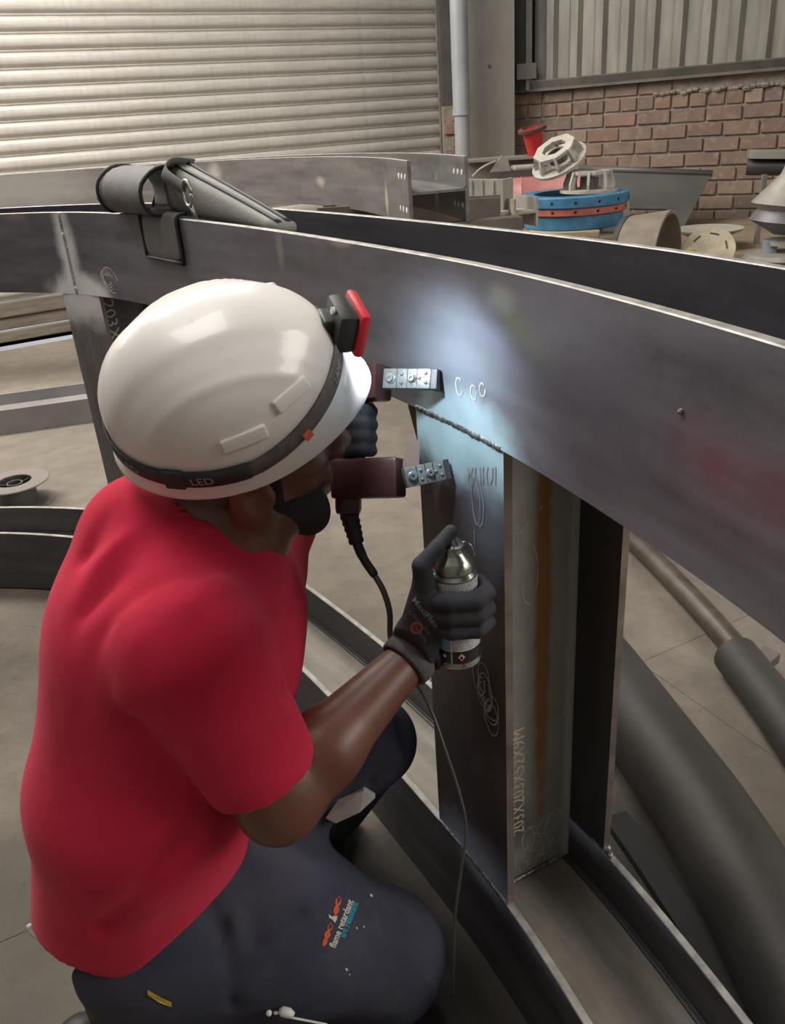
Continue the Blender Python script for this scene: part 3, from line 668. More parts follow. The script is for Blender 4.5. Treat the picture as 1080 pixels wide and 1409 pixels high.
# darker beams lying under it
zb = at(560, 312, 3.35)[2]
bm1 = hsec('steel_beam', [at(560, 313, 3.3)[0]-0.35, 3.75, zb-0.05], [at(692, 312, 3.55)[0], 3.62, zb-0.05], 0.115, 0.13, RUSTY, 'dark rusty steel beam lying below the pale channel offcut')
bm2 = hsec('steel_beam', [at(690, 310, 3.9)[0]-0.1, 4.25, zb-0.08], [at(722, 312, 3.75)[0], 3.72, zb-0.08], 0.12, 0.12, GA, 'short open steel beam stub with dark end beside blue flange rings')
# ------------------------------------------------------------------ work bench and items in the corner
ZB = 0.60
WOOD = mat('dusty_timber', (0.26, 0.2, 0.13), 0.85, 0, 0.3, 5, 0.3, 60, (1, 6, 6))
bench = empty('work_bench', (1.4, 4.6, 0), 'long dusty timber-topped bench piled with fittings along the brick wall', 'bench')
bx0 = at(560, 330, 4.2); bO = np.array([1.95, 4.55, 0])
bdir = bD; bnn = bN
bc = bA+bD*1.75+bN*0.85; 
for q in range(7):
    obj('plank', MB().box(bc+bN*(-0.62+0.2*q)+np.array([0, 0, ZB-0.02]), bD*1.45, bN*0.097, (0, 0, 0.02), 0, 0.003), WOOD, bench)
for a in (-1.35, 0.0, 1.35):
    for b in (-0.55, 0.5): obj('leg', MB().box(bc+bD*a+bN*b+np.array([0, 0, (ZB-0.04)/2]), bD*0.04, bN*0.04, (0, 0, (ZB-0.04)/2), 0, 0.003), WOOD, bench)
o = obj('timber_block', MB().box(at(775, 326, 4.35)*[1, 1, 0]+np.array([0, 0, (ZB+at(788, 317, 4.2)[2])/2]), nrm([0.95, -0.2, 0])*0.17, nrm([0.2, 0.95, 0])*0.2, (0, 0, (at(788, 317, 4.2)[2]-ZB)/2-0.0005), 0, 0.004), mat('fresh_timber', (0.42, 0.32, 0.2), 0.8, 0, 0.25, 6, stretch=(1, 8, 8)), base=at(800, 330, 4.35)); tag(o, 'flat yellowish timber block under the blue flange rings', 'timber')
bz = at(788, 317, 4.2)[2]
# ring stack : blue, red, blue
rc = at(788, 305, 4.42); px_m = 4.42*0.9+0.2
RR = 74/1121*(4.42*0.903+0.43*0.5); zr = [(at(788, 327-20*0, 4.42)[2])]
BLUE = mat('blue_paint_worn', (0.045, 0.17, 0.30), 0.5, 0, 0.25, 18); REDP = mat('faded_red_paint', (0.42, 0.12, 0.09), 0.55, 0, 0.25, 18); WHT = mat('dusty_white_paint', (0.42, 0.39, 0.34), 0.7, 0, 0.2, 14, 0.2, 50)
rings = [(bz, 0.068, BLUE, 'lower blue steel ring at the bottom of the stack', 0.90), (bz+0.069, 0.036, REDP, 'faded red steel ring sandwiched between two blue rings', 0.96), (bz+0.106, 0.05, BLUE, 'upper blue steel ring under the white bracket', 1.0)]
rx, ry = rc[0], rc[1]
for z_, h_, m_, lb, k_ in rings:
    r_ = empty('flange_ring', (rx, ry, z_), lb, 'ring', 'stacked flange rings')
    R2 = RR*k_; obj('ring_body', MB().lathe((rx, ry, z_), (0, 0, 1), [(R2*0.72, 0), (R2-0.004, 0), (R2, 0.004), (R2, h_-0.004), (R2-0.004, h_), (R2*0.72, h_), (R2*0.72, 0)], 48), m_, r_, smooth=True, angle=35)
    if m_ is not BLUE or k_ == 1.0:
        for q in range(7):
            t_ = -2.6+q*0.42; dv = np.array([math.cos(t_), math.sin(t_), 0]); obj('bolt_hole_or_light_disc', MB().lathe(np.array([rx, ry, z_+h_/2])+dv*(R2-0.003), dv, [(0, 0), (0.007, 0), (0.007, 0.0045), (0, 0.0045)], 8), mat('black_hole', (0.01, 0.01, 0.01), 0.9) if q == 0 else bpy.data.materials['black_hole'], r_)
# octagonal bracket things
def octbracket(c, ax, r, h, label):
    """white octagonal hub: base disc, eight-sided rim plates with window cut-outs"""
    c = np.array(c, float); ax = nrm(ax); u = nrm(np.cross(ax, [0.3, 1, 0.2])); v_ = np.cross(ax, u)
    e_ = empty('octagonal_bracket', c, label, 'bracket')
    obj('base_disc', MB().lathe(c, ax, [(0, 0), (r*1.25, 0), (r*1.25, 0.014), (0, 0.014)], 32), WHT, e_, smooth=True, angle=30)
    obj('top_ring', MB().lathe(c, ax, [(r*0.55, h-0.016), (r*0.95, h-0.016), (r*0.95, h), (r*0.55, h), (r*0.55, h-0.016)], 8), WHT, e_)
    for k_ in range(8):
        a_ = 2*math.pi*k_/8; d_ = u*math.cos(a_)+v_*math.sin(a_); t_ = np.cross(ax, d_)
        p = [c+d_*r*1.1+ax*0.012, c+d_*r*1.12+ax*h*0.4, c+d_*r*0.95+ax*(h-0.002), c+d_*r*0.72+ax*(h-0.002), c+d_*r*0.85+ax*h*0.4, c+d_*r*0.8+ax*0.012]
        obj('gusset', MB().prism([q-t_*0.006 for q in p], t_*0.012), WHT, e_)
    obj('hub', MB().lathe(c, ax, [(r*0.4, 0.01), (r*0.4, h*0.7), (r*0.3, h*0.7), (r*0.3, 0.01)], 16), RUSTY, e_)
    return e_
octbracket((rx+0.07, ry-0.03, bz+0.157), (0.02, 0, 1), 0.115, 0.10, 'white octagonal bracket sitting flat on the blue flange rings')
octbracket((rx-0.06, ry+0.06, bz+0.300), nrm((-0.45, -0.32, 0.85)), 0.115, 0.085, 'white octagonal bracket tilted against the pink drum')
# pink drum lying (695-790, 225-285)
dc = at(738, 262, 4.9); dax = nrm([0.98, -0.2, 0.02]); dr = 0.135; dc[2] = bz+dr-0.05
PINK = NT('pink_faded_drum'); n = PINK.rng(PINK.noise(PINK.mapped('Object'), 6, 5), 0.3, 0.7); PINKM = PINK.out(PINK.mix(n, (0.34, 0.12, 0.11), (0.46, 0.2, 0.18)), 0.45, 0.0)
dr_ = empty('pink_drum', dc, 'faded pink drum lying on its side behind the rings', 'drum')
obj('shell', MB().lathe(dc-dax*0.24, dax, [(0, 0.005), (dr*0.96, 0.005), (dr, 0), (dr, 0.02), (dr*0.97, 0.03), (dr*0.97, 0.15), (dr, 0.16), (dr*0.97, 0.17), (dr*0.97, 0.44), (dr, 0.45), (dr, 0.48), (dr*0.95, 0.475), (0, 0.475)], 32), PINKM, dr_, smooth=True, angle=30)
obj('cradle', MB().box((dc[0], dc[1], ZB+0.03), dax*0.2, np.cross([0, 0, 1], dax)*0.1, (0, 0, 0.03)), WOOD, dr_)
gp = at(700, 237, 5.2)
gp_ = empty('grey_plate_stack', gp, 'grey folded steel plates lying on top behind the pink drum', 'plates')
obj('plate', MB().box((gp[0]+0.1, gp[1]+0.1, bz+0.30), (0.33, -0.06, 0), (0.03, 0.15, 0), (0, 0, 0.006)), GREYSTEEL, gp_)
obj('plate', MB().box((gp[0]+0.1, gp[1]+0.16, bz+0.14), (0.31, -0.06, 0), (0.03, 0.11, 0), (0, 0, 0.15)), GREYSTEEL, gp_)
obj('bracket', MB().prism([at(675, 237, 4.95), at(703, 235, 4.95), at(698, 217, 4.95), at(690, 214, 4.95)], (0.0, 0.02, 0)), GA, gp_)
obj('bent_rod', MB().tube(catmull([at(650, 243, 4.95), at(660, 233, 4.95), at(672, 226, 4.95), at(682, 222, 4.95)], 4), 0.006, 8), GA, gp_)
obj('lid', MB().box(at(722, 230, 4.95), (0.07, -0.01, 0), (0, 0.06, 0.0), (0, 0, 0.012), 0, 0.01), GA, gp_)
# red bucket (cone), tilted, on the plates
rb = at(737, 228, 5.2); rax = nrm([-0.18, -0.12, 1.0]); rb = np.array([rb[0], rb[1], bz+0.306])
RED2 = mat('bright_red_plastic', (0.55, 0.03, 0.03), 0.4, 0, 0.15, 10)
bk = empty('red_funnel', rb, 'bright red funnel-shaped bucket with dark rim in front of brick wall', 'bucket')
obj('body', MB().lathe(rb, rax, [(0, 0), (0.042, 0), (0.06, 0.15), (0.056, 0.15), (0.038, 0.004), (0, 0.004)], 24), RED2, bk, smooth=True, angle=40)
obj('rim', MB().lathe(rb+rax*0.135, rax, [(0.055, 0), (0.082, 0.004), (0.084, 0.02), (0.058, 0.024), (0.055, 0)], 24), mat('dark_red_rubber', (0.12, 0.04, 0.035), 0.7), bk, smooth=True, angle=40)
# leaning dark plate with slot and rolled top
lp = empty('leaning_plate', at(890, 330, 5.2)*[1, 1, 0]+[0, 0, ZB], 'large dark grey steel plate with a slot leaning on the brick wall', 'steel plate')
q1_, q2_, q3_, q4_ = at(800, 232, 5.85), at(978, 240, 5.5), at(938, 318, 5.15), at(790, 322, 5.4)
PLM = mat('slate_grey_plate', (0.115, 0.112, 0.105), 0.55, 0.3, 0.15, 4)
nrm_ = nrm(np.cross(q2_-q1_, q4_-q1_)); nrm_ = nrm_ if nrm_[1] > 0 else -nrm_
# plate drawn as a frame of strips around a real slot
def lerp(u, v_): return (q1_*(1-u)+q2_*u)*(1-v_)+(q4_*(1-u)+q3_*u)*v_
vb = (q1_[2]-ZB-0.003)/(q1_[2]-q4_[2]); q4_ = q1_+(q4_-q1_)*vb; q3_ = q2_+(q3_-q2_)*((q2_[2]-ZB-0.003)/(q2_[2]-q3_[2])); us = [0, 0.45, 0.78, 1.0]; vs_ = [0, 0.62, 0.70, 1.0]; mb = MB()
for i in range(3):
    for j in range(3):
        if (i, j) == (1, 1): continue
        P_ = [lerp(us[i], vs_[j]), lerp(us[i+1], vs_[j]), lerp(us[i+1], vs_[j+1]), lerp(us[i], vs_[j+1])]; mb.prism(P_, nrm_*0.008)
obj('sheet', mb, PLM, lp)
obj('top_fold', MB().tube([q1_+[-0.02, 0, 0.005], q2_+[0.01, 0, 0.005]], 0.02, 10), PLM, lp, smooth=True)
# grey plates behind the rings
o = obj('bent_plate', MB().prism([at(830, 318, 4.95), at(868, 318, 4.95), at(865, 262, 5.05), at(835, 258, 5.05), at(815, 262, 5.05)], (0.0, 0.02, 0.0)), GREYSTEEL, base=at(840, 318, 4.95)); tag(o, 'small grey bent plate standing behind the blue rings', 'steel plate')
# curved duct elbow (rubber/steel half rings) 820-960, 298-365
DUST = mat('dust_brown_steel', (0.2, 0.165, 0.13), 0.8, 0, 0.25, 10, 0.2, 60)
RUB = mat('dark_rubber_lip', (0.05, 0.048, 0.042), 0.8, 0, 0.3, 20)
ec = at(888, 372, 4.0); el = empty('pipe_elbow', ec, 'dust-brown curved pipe shells with dark lips lying behind the beam', 'pipe fitting')
def arch(c, r, wid, axis, tmin, tmax, thick, m_, nm, par):
    axis = nrm(axis); u = nrm(np.cross([0, 0, 1.0], axis)); mb = MB(); n_ = 24; pts = []
    for i in range(n_+1):
        t_ = tmin+(tmax-tmin)*i/n_; d_ = u*math.cos(t_)+np.array([0, 0, 1.0])*math.sin(t_)
        for (rr_, ww) in ((r, -wid), (r, wid), (r-thick, wid), (r-thick, -wid)): pts.append(c+d_*rr_+axis*ww)
    fs = [(4*i+k, 4*i+(k+1) % 4, 4*i+4+(k+1) % 4, 4*i+4+k) for i in range(n_) for k in range(4)]+[(0, 1, 2, 3), (4*n_+3, 4*n_+2, 4*n_+1, 4*n_)]
    return obj(nm, mb.add(pts, fs), m_, par, smooth=True, angle=40)
ax1 = nrm([0.75, -0.5, 0.12]); 
arch(ec+[0.0, 0, -0.0], 0.26, 0.10, ax1, 0.1, 3.1, 0.015, DUST, 'outer_shell', el)
arch(ec+[0.0, 0, -0.0]-ax1*0.10, 0.265, 0.012, ax1, 0.1, 3.1, 0.03, RUB, 'lip', el)
arch(ec+np.array([-0.13, -0.02, -0.05]), 0.16, 0.08, ax1, 0.1, 3.1, 0.012, DUST, 'inner_shell', el)
arch(ec+np.array([-0.13, -0.02, -0.05])-ax1*0.08, 0.165, 0.01, ax1, 0.1, 3.1, 0.025, RUB, 'lip', el)
# slotted disc and shallow dish
CREAM = mat('dirty_cream_paint', (0.38, 0.33, 0.24), 0.7, 0, 0.25, 14)
sd = at(975, 345, 3.9); sx = nrm([-0.35, -0.75, 0.55]); r_ = 0.115
dsk = empty('slotted_disc', sd, 'cream slotted steel disc standing tilted behind the beam', 'disc')
uu = nrm(np.cross(sx, [0, 0, 1.0])); vv_ = np.cross(sx, uu)
obj('disc', MB().lathe(sd, sx, [(0, 0), (r_, 0), (r_+0.003, 0.006), (r_, 0.012), (0, 0.012)], 40), CREAM, dsk, smooth=True, angle=30)
for q in range(6):
    a_ = q*math.pi/3+0.3; d_ = uu*math.cos(a_)+vv_*math.sin(a_); obj('slot', MB().box(sd+sx*0.0125+d_*r_*0.68, d_*0.004, np.cross(sx, d_)*0.02, sx*0.001), RUB, dsk)
yc = at(940, 350, 3.85); o = obj('yellow_cone', MB().lathe(yc+[0, 0, -0.1], (0.25, -0.1, 1), [(0, 0), (0.065, 0), (0.05, 0.07), (0.02, 0.13), (0, 0.135)], 20), mat('dull_yellow_paint', (0.42, 0.33, 0.15), 0.7), smooth=True, angle=40, base=yc+[0, 0, -0.1]); tag(o, 'dull yellow cone wedged between pipe elbow and slotted disc', 'cone')
dh = at(975, 318, 4.5); dsh = empty('shallow_dish', dh, 'pale round shallow dish on a stub behind the slotted disc', 'dish')
obj('bowl', MB().lathe(dh+[0, 0, -0.03], (0, 0, 1), [(0, 0), (0.09, 0), (0.17, 0.035), (0.175, 0.045), (0.165, 0.045), (0.08, 0.012), (0, 0.012)], 36), WHT, dsh, smooth=True, angle=35)
obj('stub', MB().lathe([dh[0], dh[1], ZB], (0, 0, 1), [(0.06, 0), (0.06, dh[2]-0.03-ZB), (0, dh[2]-0.03-ZB)], 20), GA, dsh, smooth=True, angle=35)
# right hand stack of fittings (1025-1080)
fc = at(1076, 340, 4.0); 
stk = empty('pump_fitting', fc*[1, 1, 0]+[0, 0, 0.45], 'stacked grey cone and bell fittings at the right edge by the wall', 'fitting')
def lz(py): return at(1085, py, 4.0)[2]
obj('foot', MB().lathe([fc[0]-0.01, fc[1], max(ZB+0.001, lz(372))], (0, 0, 1), [(0, 0), (0.15, 0), (0.16, 0.01), (0.15, 0.03), (0.05, 0.035), (0, 0.035)], 28), GA, stk, smooth=True, angle=40)
obj('neck', MB().lathe([fc[0]-0.06, fc[1], lz(366)], (0, 0, 1), [(0.035, 0), (0.035, 0.13), (0, 0.13)], 18), mat('blue_grey_neck', (0.2, 0.23, 0.25), 0.5), stk, smooth=True, angle=40)
obj('collar', MB().lathe([fc[0]+0.02, fc[1], lz(335)], (0, 0, 1), [(0, 0), (0.1, 0), (0.1, 0.02), (0, 0.02)], 24), GA, stk, smooth=True, angle=40)
obj('bell', MB().lathe([fc[0], fc[1], lz(322)], (0.1, 0, 1), [(0, 0), (0.05, 0), (0.17, 0.06), (0.12, 0.14), (0, 0.16)], 28), mat('blue_grey_bell', (0.17, 0.165, 0.18), 0.5, 0.2), stk, smooth=True, angle=40)
obj('cone', MB().lathe([fc[0], fc[1], lz(290)], (0.1, 0, 1), [(0, 0), (0.13, 0), (0.165, 0.03), (0.06, 0.16), (0.05, 0.2), (0, 0.2)], 28), GA, stk, smooth=True, angle=40)
ph_ = (lz(372)-ZB)/2
if ph_ > 0.002: obj('pedestal', MB().box([fc[0], fc[1], ZB+ph_], (0.14, 0, 0), (0, 0.12, 0), (0, 0, ph_-0.0005)), DARKSTEEL, stk)
sh = empty('steel_shelf_arm', at(1053, 300, 4.6), 'pale steel shelf arm with dark pipe beneath, at right edge near bricks', 'shelf arm')
pa_, pb_ = at(1030, 212, 4.6), at(1120, 212, 4.45)
obj('shelf_plate', MB().box((pa_+pb_)/2, (pb_-pa_)/2, (0.02, 0.07, 0), (0, 0, 0.02), 0, 0.004), mat('greenish_grey_plate', (0.22, 0.22, 0.19), 0.6), sh)
obj('pipe', MB().tube([pa_+[0.0, 0, -0.062], pb_+[0, 0, -0.062]], 0.042, 18), DARKSTEEL, sh, smooth=True, angle=40)
le = at(1052, 240, 4.5); obj('leg', MB().box([le[0], le[1], (le[2]+ZB)/2], (0.012, 0, 0), (0, 0.012, 0), (0, 0, (le[2]-ZB)/2), 0, 0.002), GREYSTEEL, sh)

# ------------------------------------------------------------------ on the floor
# big curved pipe and small pipe at the lower right
def pz(px, py, r): return PZ(px, py, r)
PIPEM = steel('dull_scaled_pipe', (0.04, 0.037, 0.034), 0.55, 0.25, coord='Object', streak=(1, 1, 1))
R1 = 0.09
c1 = [pz(730, 800, R1), pz(812, 900, R1), pz(895, 1015, R1), pz(975, 1130, R1), pz(1055, 1270, R1), pz(1130, 1420, R1), pz(1215, 1650, R1)]
c1 = [p*[1, 1, 1] for p in c1]
b1_ = empty('large_curved_pipe', [c1[3][0], c1[3][1], 0], 'large dark curved steel pipe lying on the floor beyond the frame', 'pipe')
obj('tube', MB().tube(catmull(c1, 8), R1, 40), PIPEM, b1_, smooth=True, angle=60)
sc_l = [[np.array(PZ(1018+random.uniform(-6, 8), 1160+k*7, 2*R1-0.012))+np.array([0, 0, 0.0]) for k in range(4)]]
R3 = 0.032
c2 = [pz(730, 640, R3), pz(800, 690, R3), pz(870, 742, R3), pz(950, 822, R3), pz(1020, 900, R3)]
p2 = empty('thin_steel_pipe', [c2[2][0], c2[2][1], 0], 'thin worn steel pipe on the floor with a wider sleeve at its end', 'pipe')
obj('tube', MB().tube(catmull(c2, 6), R3, 24), mat('worn_brown_pipe', (0.11, 0.095, 0.08), 0.4, 0.5, 0.3, 14), p2, smooth=True, angle=60)
c3 = [pz(1012, 902, 0.055), pz(1075, 985, 0.055), pz(1150, 1100, 0.055), pz(1230, 1250, 0.055)]
obj('sleeve', MB().tube(catmull(c3, 6), 0.055, 28), PIPEM, p2, smooth=True, angle=60)
wb = pz(1046, 880, 0.12); o = obj('steel_wedge', MB().box(wb*[1, 1, 0]+[0, 0, 0.02], (0.04, 0.03, 0), (-0.012, 0.02, 0), (0.0, 0.0, 0.02), 0, 0.002).box(wb*[1, 1, 0]+[0.01, 0, 0.05], (0.035, 0.02, 0.01), (-0.012, 0.02, 0), (0, 0, 0.014), 0, 0.002), RUSTY, base=wb*[1, 1, 0]); tag(o, 'small rusty wedge block beside the pipe sleeve on the floor', 'wedge')
c4 = [pz(820, 1090, 0.03), pz(880, 1170, 0.03), pz(960, 1290, 0.03), pz(1050, 1440, 0.03), pz(1110, 1560, 0.03)]
# flat bar beside the chord
mb = MB(); Pq = catmull([pz(846, 1130, 0.0), pz(905, 1215, 0), pz(985, 1340, 0), pz(1060, 1480, 0), pz(1100, 1600, 0)], 6)
tn = [nrm(Pq[min(i+1, len(Pq)-1)]-Pq[max(0, i-1)]) for i in range(len(Pq))]
for i, p in enumerate(Pq):
    s_ = np.cross(tn[i], [0, 0, 1.0])
    for (a, z) in ((-.025, 0.0), (.025, 0.0), (.025, .02), (-.025, .02)): mb.v.append(tuple(p+s_*a+[0, 0, z]))
for i in range(len(Pq)-1):
    for k in range(4): mb.f.append((4*i+k, 4*i+(k+1) % 4, 4*i+4+(k+1) % 4, 4*i+4+k)); mb.m.append(0)
mb.f += [(0, 1, 2, 3), tuple(len(mb.v)-4+k for k in (3, 2, 1, 0))]; mb.m += [0, 0]
o = obj('curved_flat_bar', mb, mat('black_scale_bar', (0.02, 0.019, 0.018), 0.7), base=Pq[0]); tag(o, 'dark curved flat bar on the floor between frame and large pipe', 'steel bar')
# grey H beam on the floor at left
hA = PZ(-250, 632, 0); hB = PZ(420, 535, 0); dh_ = nrm(hB-hA)
hb = hsec('floor_beam', hA+np.array([-dh_[1], dh_[0], 0])*0.12, hB+np.array([-dh_[1], dh_[0], 0])*0.12, 0.13, 0.34, mat('grey_primer_beam', (0.25, 0.24, 0.235), 0.6, 0.1, 0.15, 5), 'grey primed steel beam lying across the floor before the shutter')
# spool
spz = PZ(28, 692, 0.0); sp = empty('wire_spool', spz, 'empty dark plastic welding wire spool lying flat on the floor', 'spool')
SPM = mat('charcoal_plastic', (0.085, 0.08, 0.078), 0.5, 0, 0.15, 10)
SPT = NT('spool_dusty'); SPT_ = SPT.out((0.2, 0.18, 0.16), 0.7, 0)
obj('lower_rim', MB().lathe(spz, (0, 0, 1), [(0.03, 0), (0.135, 0), (0.137, 0.003), (0.135, 0.006), (0.03, 0.006), (0.03, 0)], 48), SPT_, sp, smooth=True, angle=30)
obj('barrel', MB().lathe(spz, (0, 0, 1), [(0.075, 0.006), (0.075, 0.094), (0.068, 0.094), (0.068, 0.006)], 40), SPM, sp, smooth=True, angle=30)
obj('upper_rim', MB().lathe(spz, (0, 0, 1), [(0.068, 0.094), (0.135, 0.094), (0.137, 0.097), (0.135, 0.1), (0.068, 0.1), (0.068, 0.094)], 48), SPT_, sp, smooth=True, angle=30)
obj('hub', MB().lathe(spz, (0, 0, 1), [(0.026, 0.0), (0.026, 0.092), (0.032, 0.092), (0.032, 0.0)], 24), SPM, sp, smooth=True, angle=30)
for q in range(6):
    a_ = q*math.pi/3; d_ = np.array([math.cos(a_), math.sin(a_), 0]); obj('spoke', MB().box(spz+d_*0.05+[0, 0, 0.05], d_*0.02, np.cross([0, 0, 1], d_)*0.002, (0, 0, 0.035)), SPM, sp)

# ------------------------------------------------------------------ pouch on the chord
PCH = mat('grey_nylon_pouch', (0.12, 0.115, 0.11), 0.6, 0, 0.15, 20, 0.3, 300); PPI = mat('black_piping', (0.025, 0.025, 0.028), 0.6)
sA_, _ = HS(166, 289); sB_, _ = HS(226, 296)
pch = empty('yoke_case', PA.pt((sA_+sB_)/2, 0.05, TT), 'grey nylon carry pouch with black piping draped over the top chord', 'pouch')
def sheet(prof, s0, s1, th, m, nm, ns=6, wav=0.0, tilt=0.0):
    mb = MB(); ss = np.linspace(s0, s1, ns); n = len(prof)
    for i_, x in enumerate(ss):
        for j_, (a, z) in enumerate(prof):
            mb.v.append(tuple(PA.pt(x+tilt*j_/n, a, z+wav*math.sin(3*i_/ns+j_*0.4))))
    mb.f = [(i*n+k, i*n+k+1, (i+1)*n+k+1, (i+1)*n+k) for i in range(ns-1) for k in range(n-1)]; mb.m = [0]*len(mb.f)
    o = obj(nm, mb, m, pch, smooth=True); md = o.modifiers.new('s', 'SOLIDIFY'); md.thickness = th; md.offset = 0; sb = o.modifiers.new('b', 'SUBSURF'); sb.levels = sb.render_levels = 1
    # piping along both side edges
    for e_ in (0, ns-1):
        P_ = [mb.v[e_*n+k] for k in range(n)]; obj('piping', MB().tube(catmull(P_, 3), 0.0042, 8), PPI, o, smooth=True)
    return o
z_ = TT
roll = [(0.085, z_+0.006), (0.10, z_+0.04), (0.085, z_+0.075), (0.045, z_+0.096), (0.0, z_+0.096), (-0.035, z_+0.07), (-0.04, z_+0.035), (-0.024, z_+0.010), (0.0, z_+0.006), (0.05, z_+0.008)]
sheet(roll, sA_-0.005, sB_+0.0, 0.007, PCH, 'rolled_flap', 7, 0.002, tilt=-0.01)
sC_, _ = HS(200, 320); sD_, _ = HS(250, 325)
flap = [(0.02, z_+0.008), (0.0, z_+0.007), (-0.007, z_-0.005), (-0.006, z_-0.05), (-0.006, z_-0.088)]
f_ = sheet(flap, sC_, sD_, 0.005, PCH, 'hanging_flap', 4)
obj('piping', MB().tube([PA.pt(x, -0.006, z_-0.088) for x in np.linspace(sC_, sD_, 5)], 0.0045, 8), PPI, f_, smooth=True)
# sheath trailing to the right between the flanges
sE_, _ = HS(352, 312)
def trail(x):
    u = (x-sB_)/(sE_-sB_); return u
mb = MB(); n_ = 14; ss = np.linspace(sB_-0.03, sE_-0.01, n_); prof_n = 14
for i_, x in enumerate(ss):
    u = i_/(n_-1); hgt = 0.085*(1-u)+0.02; cz = TT+0.004+hgt*0.45-0.02*u; wd_ = 0.038*(1-0.4*u)
    for k in range(prof_n):
        t_ = 2*math.pi*k/prof_n; mb.v.append(tuple(PA.pt(x, 0.06+wd_*np.sign(math.cos(t_))*abs(math.cos(t_))**0.6, cz+hgt*0.5*np.sign(math.sin(t_))*abs(math.sin(t_))**0.7)))
mb.f = [(i*prof_n+k, i*prof_n+(k+1) % prof_n, (i+1)*prof_n+(k+1) % prof_n, (i+1)*prof_n+k) for i in range(n_-1) for k in range(prof_n)]+[tuple(range(prof_n)), tuple((n_-1)*prof_n+k for k in range(prof_n-1, -1, -1))]; mb.m = [0]*len(mb.f)
shb = obj('sheath', mb, mat('pale_grey_canvas', (0.27, 0.265, 0.245), 0.7, 0, 0.12, 15, 0.3, 300), pch, smooth=True)
for kk in (3, 4): obj('piping', MB().tube(catmull([mb.v[i*prof_n+kk] for i in range(n_)], 2), 0.0042, 8), PPI, shb, smooth=True)
# strap with D ring
sR_, _ = HS(262, 302)
stp = [PA.pt(sB_-0.02, 0.09, TT+0.095), PA.pt(sB_+0.01, 0.03, TT+0.102), PA.pt(sB_+0.04, -0.0, TT+0.085), PA.pt(sR_, 0.0, TT+0.055)]
mb = MB(); Pq = catmull(stp, 6)
for i, p in enumerate(Pq):
    _, T_, N_ = PA.at(sB_); w_ = nrm(T_*0.8+np.array([0, 0, 0.5])); mb.v += [tuple(p-w_*0.018), tuple(p+w_*0.018)]
mb.f = [(2*i, 2*i+1, 2*i+3, 2*i+2) for i in range(len(Pq)-1)]; mb.m = [0]*len(mb.f)
o = obj('strap', mb, mat('dark_webbing', (0.1, 0.098, 0.095), 0.8, 0, 0.2, 60), pch, smooth=True); md = o.modifiers.new('s', 'SOLIDIFY'); md.thickness = 0.003; md.offset = 0
dc_ = PA.pt(sR_+0.012, 0.0, TT+0.05); _, T_, N_ = PA.at(sR_)
rp_ = [dc_+T_*0.02*math.cos(t_)*(1.0)+np.array([0, 0, 1.0])*0.024*math.sin(t_)-N_*0.003 for t_ in np.linspace(0, 2*math.pi, 17)]
obj('d_ring', MB().tube(rp_, 0.003, 8), SILVER, pch, smooth=True)
obj('clip', MB().tube([dc_-np.array([0, 0, 0.02]), dc_+T_*0.012-np.array([0, 0, 0.035]), dc_+T_*0.02-np.array([0, 0, 0.045])], [0.004, 0.005, 0.003], 8), SILVER, pch, smooth=True)

#PART2
# ------------------------------------------------------------------ signed-distance modelling for organic shapes
def s_ell(P, c, r, ax=None):
    q = P-np.array(c, np.float32)
    if ax is not None: q = q@np.array(ax, np.float32).T
    r = np.array(r, np.float32); k0 = np.linalg.norm(q/r, axis=-1); k1 = np.linalg.norm(q/(r*r), axis=-1)
    return k0*(k0-1)/np.maximum(k1, 1e-6)
def s_cone(P, a, b, r1, r2, sq=None):
    a = np.array(a, np.float32); b = np.array(b, np.float32); ba = b-a; L2 = float(ba@ba)
    h = np.clip(((P-a)@ba)/L2, 0, 1); d = P-a-h[..., None]*ba
    return np.linalg.norm(d, axis=-1)-(r1+(r2-r1)*h)
def smin(a, b, k):
    h = np.clip(0.5+0.5*(b-a)/k, 0, 1); return b+(a-b)*h-k*h*(1-h)
def s_plane(P, c, n): return (P-np.array(c, np.float32))@nrm(n).astype(np.float32)   # positive on the n side
def s_fold(P, pts, w_, amp):
    """ridge (amp>0 outwards) or crease (amp<0) along a polyline, returned as an offset to subtract from the distance"""
    best = None
    for a, b in zip(pts[:-1], pts[1:]):
        d = s_cone(P, a, b, 0.0, 0.0); best = d if best is None else np.minimum(best, d)
    return amp*np.exp(-(best/w_)**2)
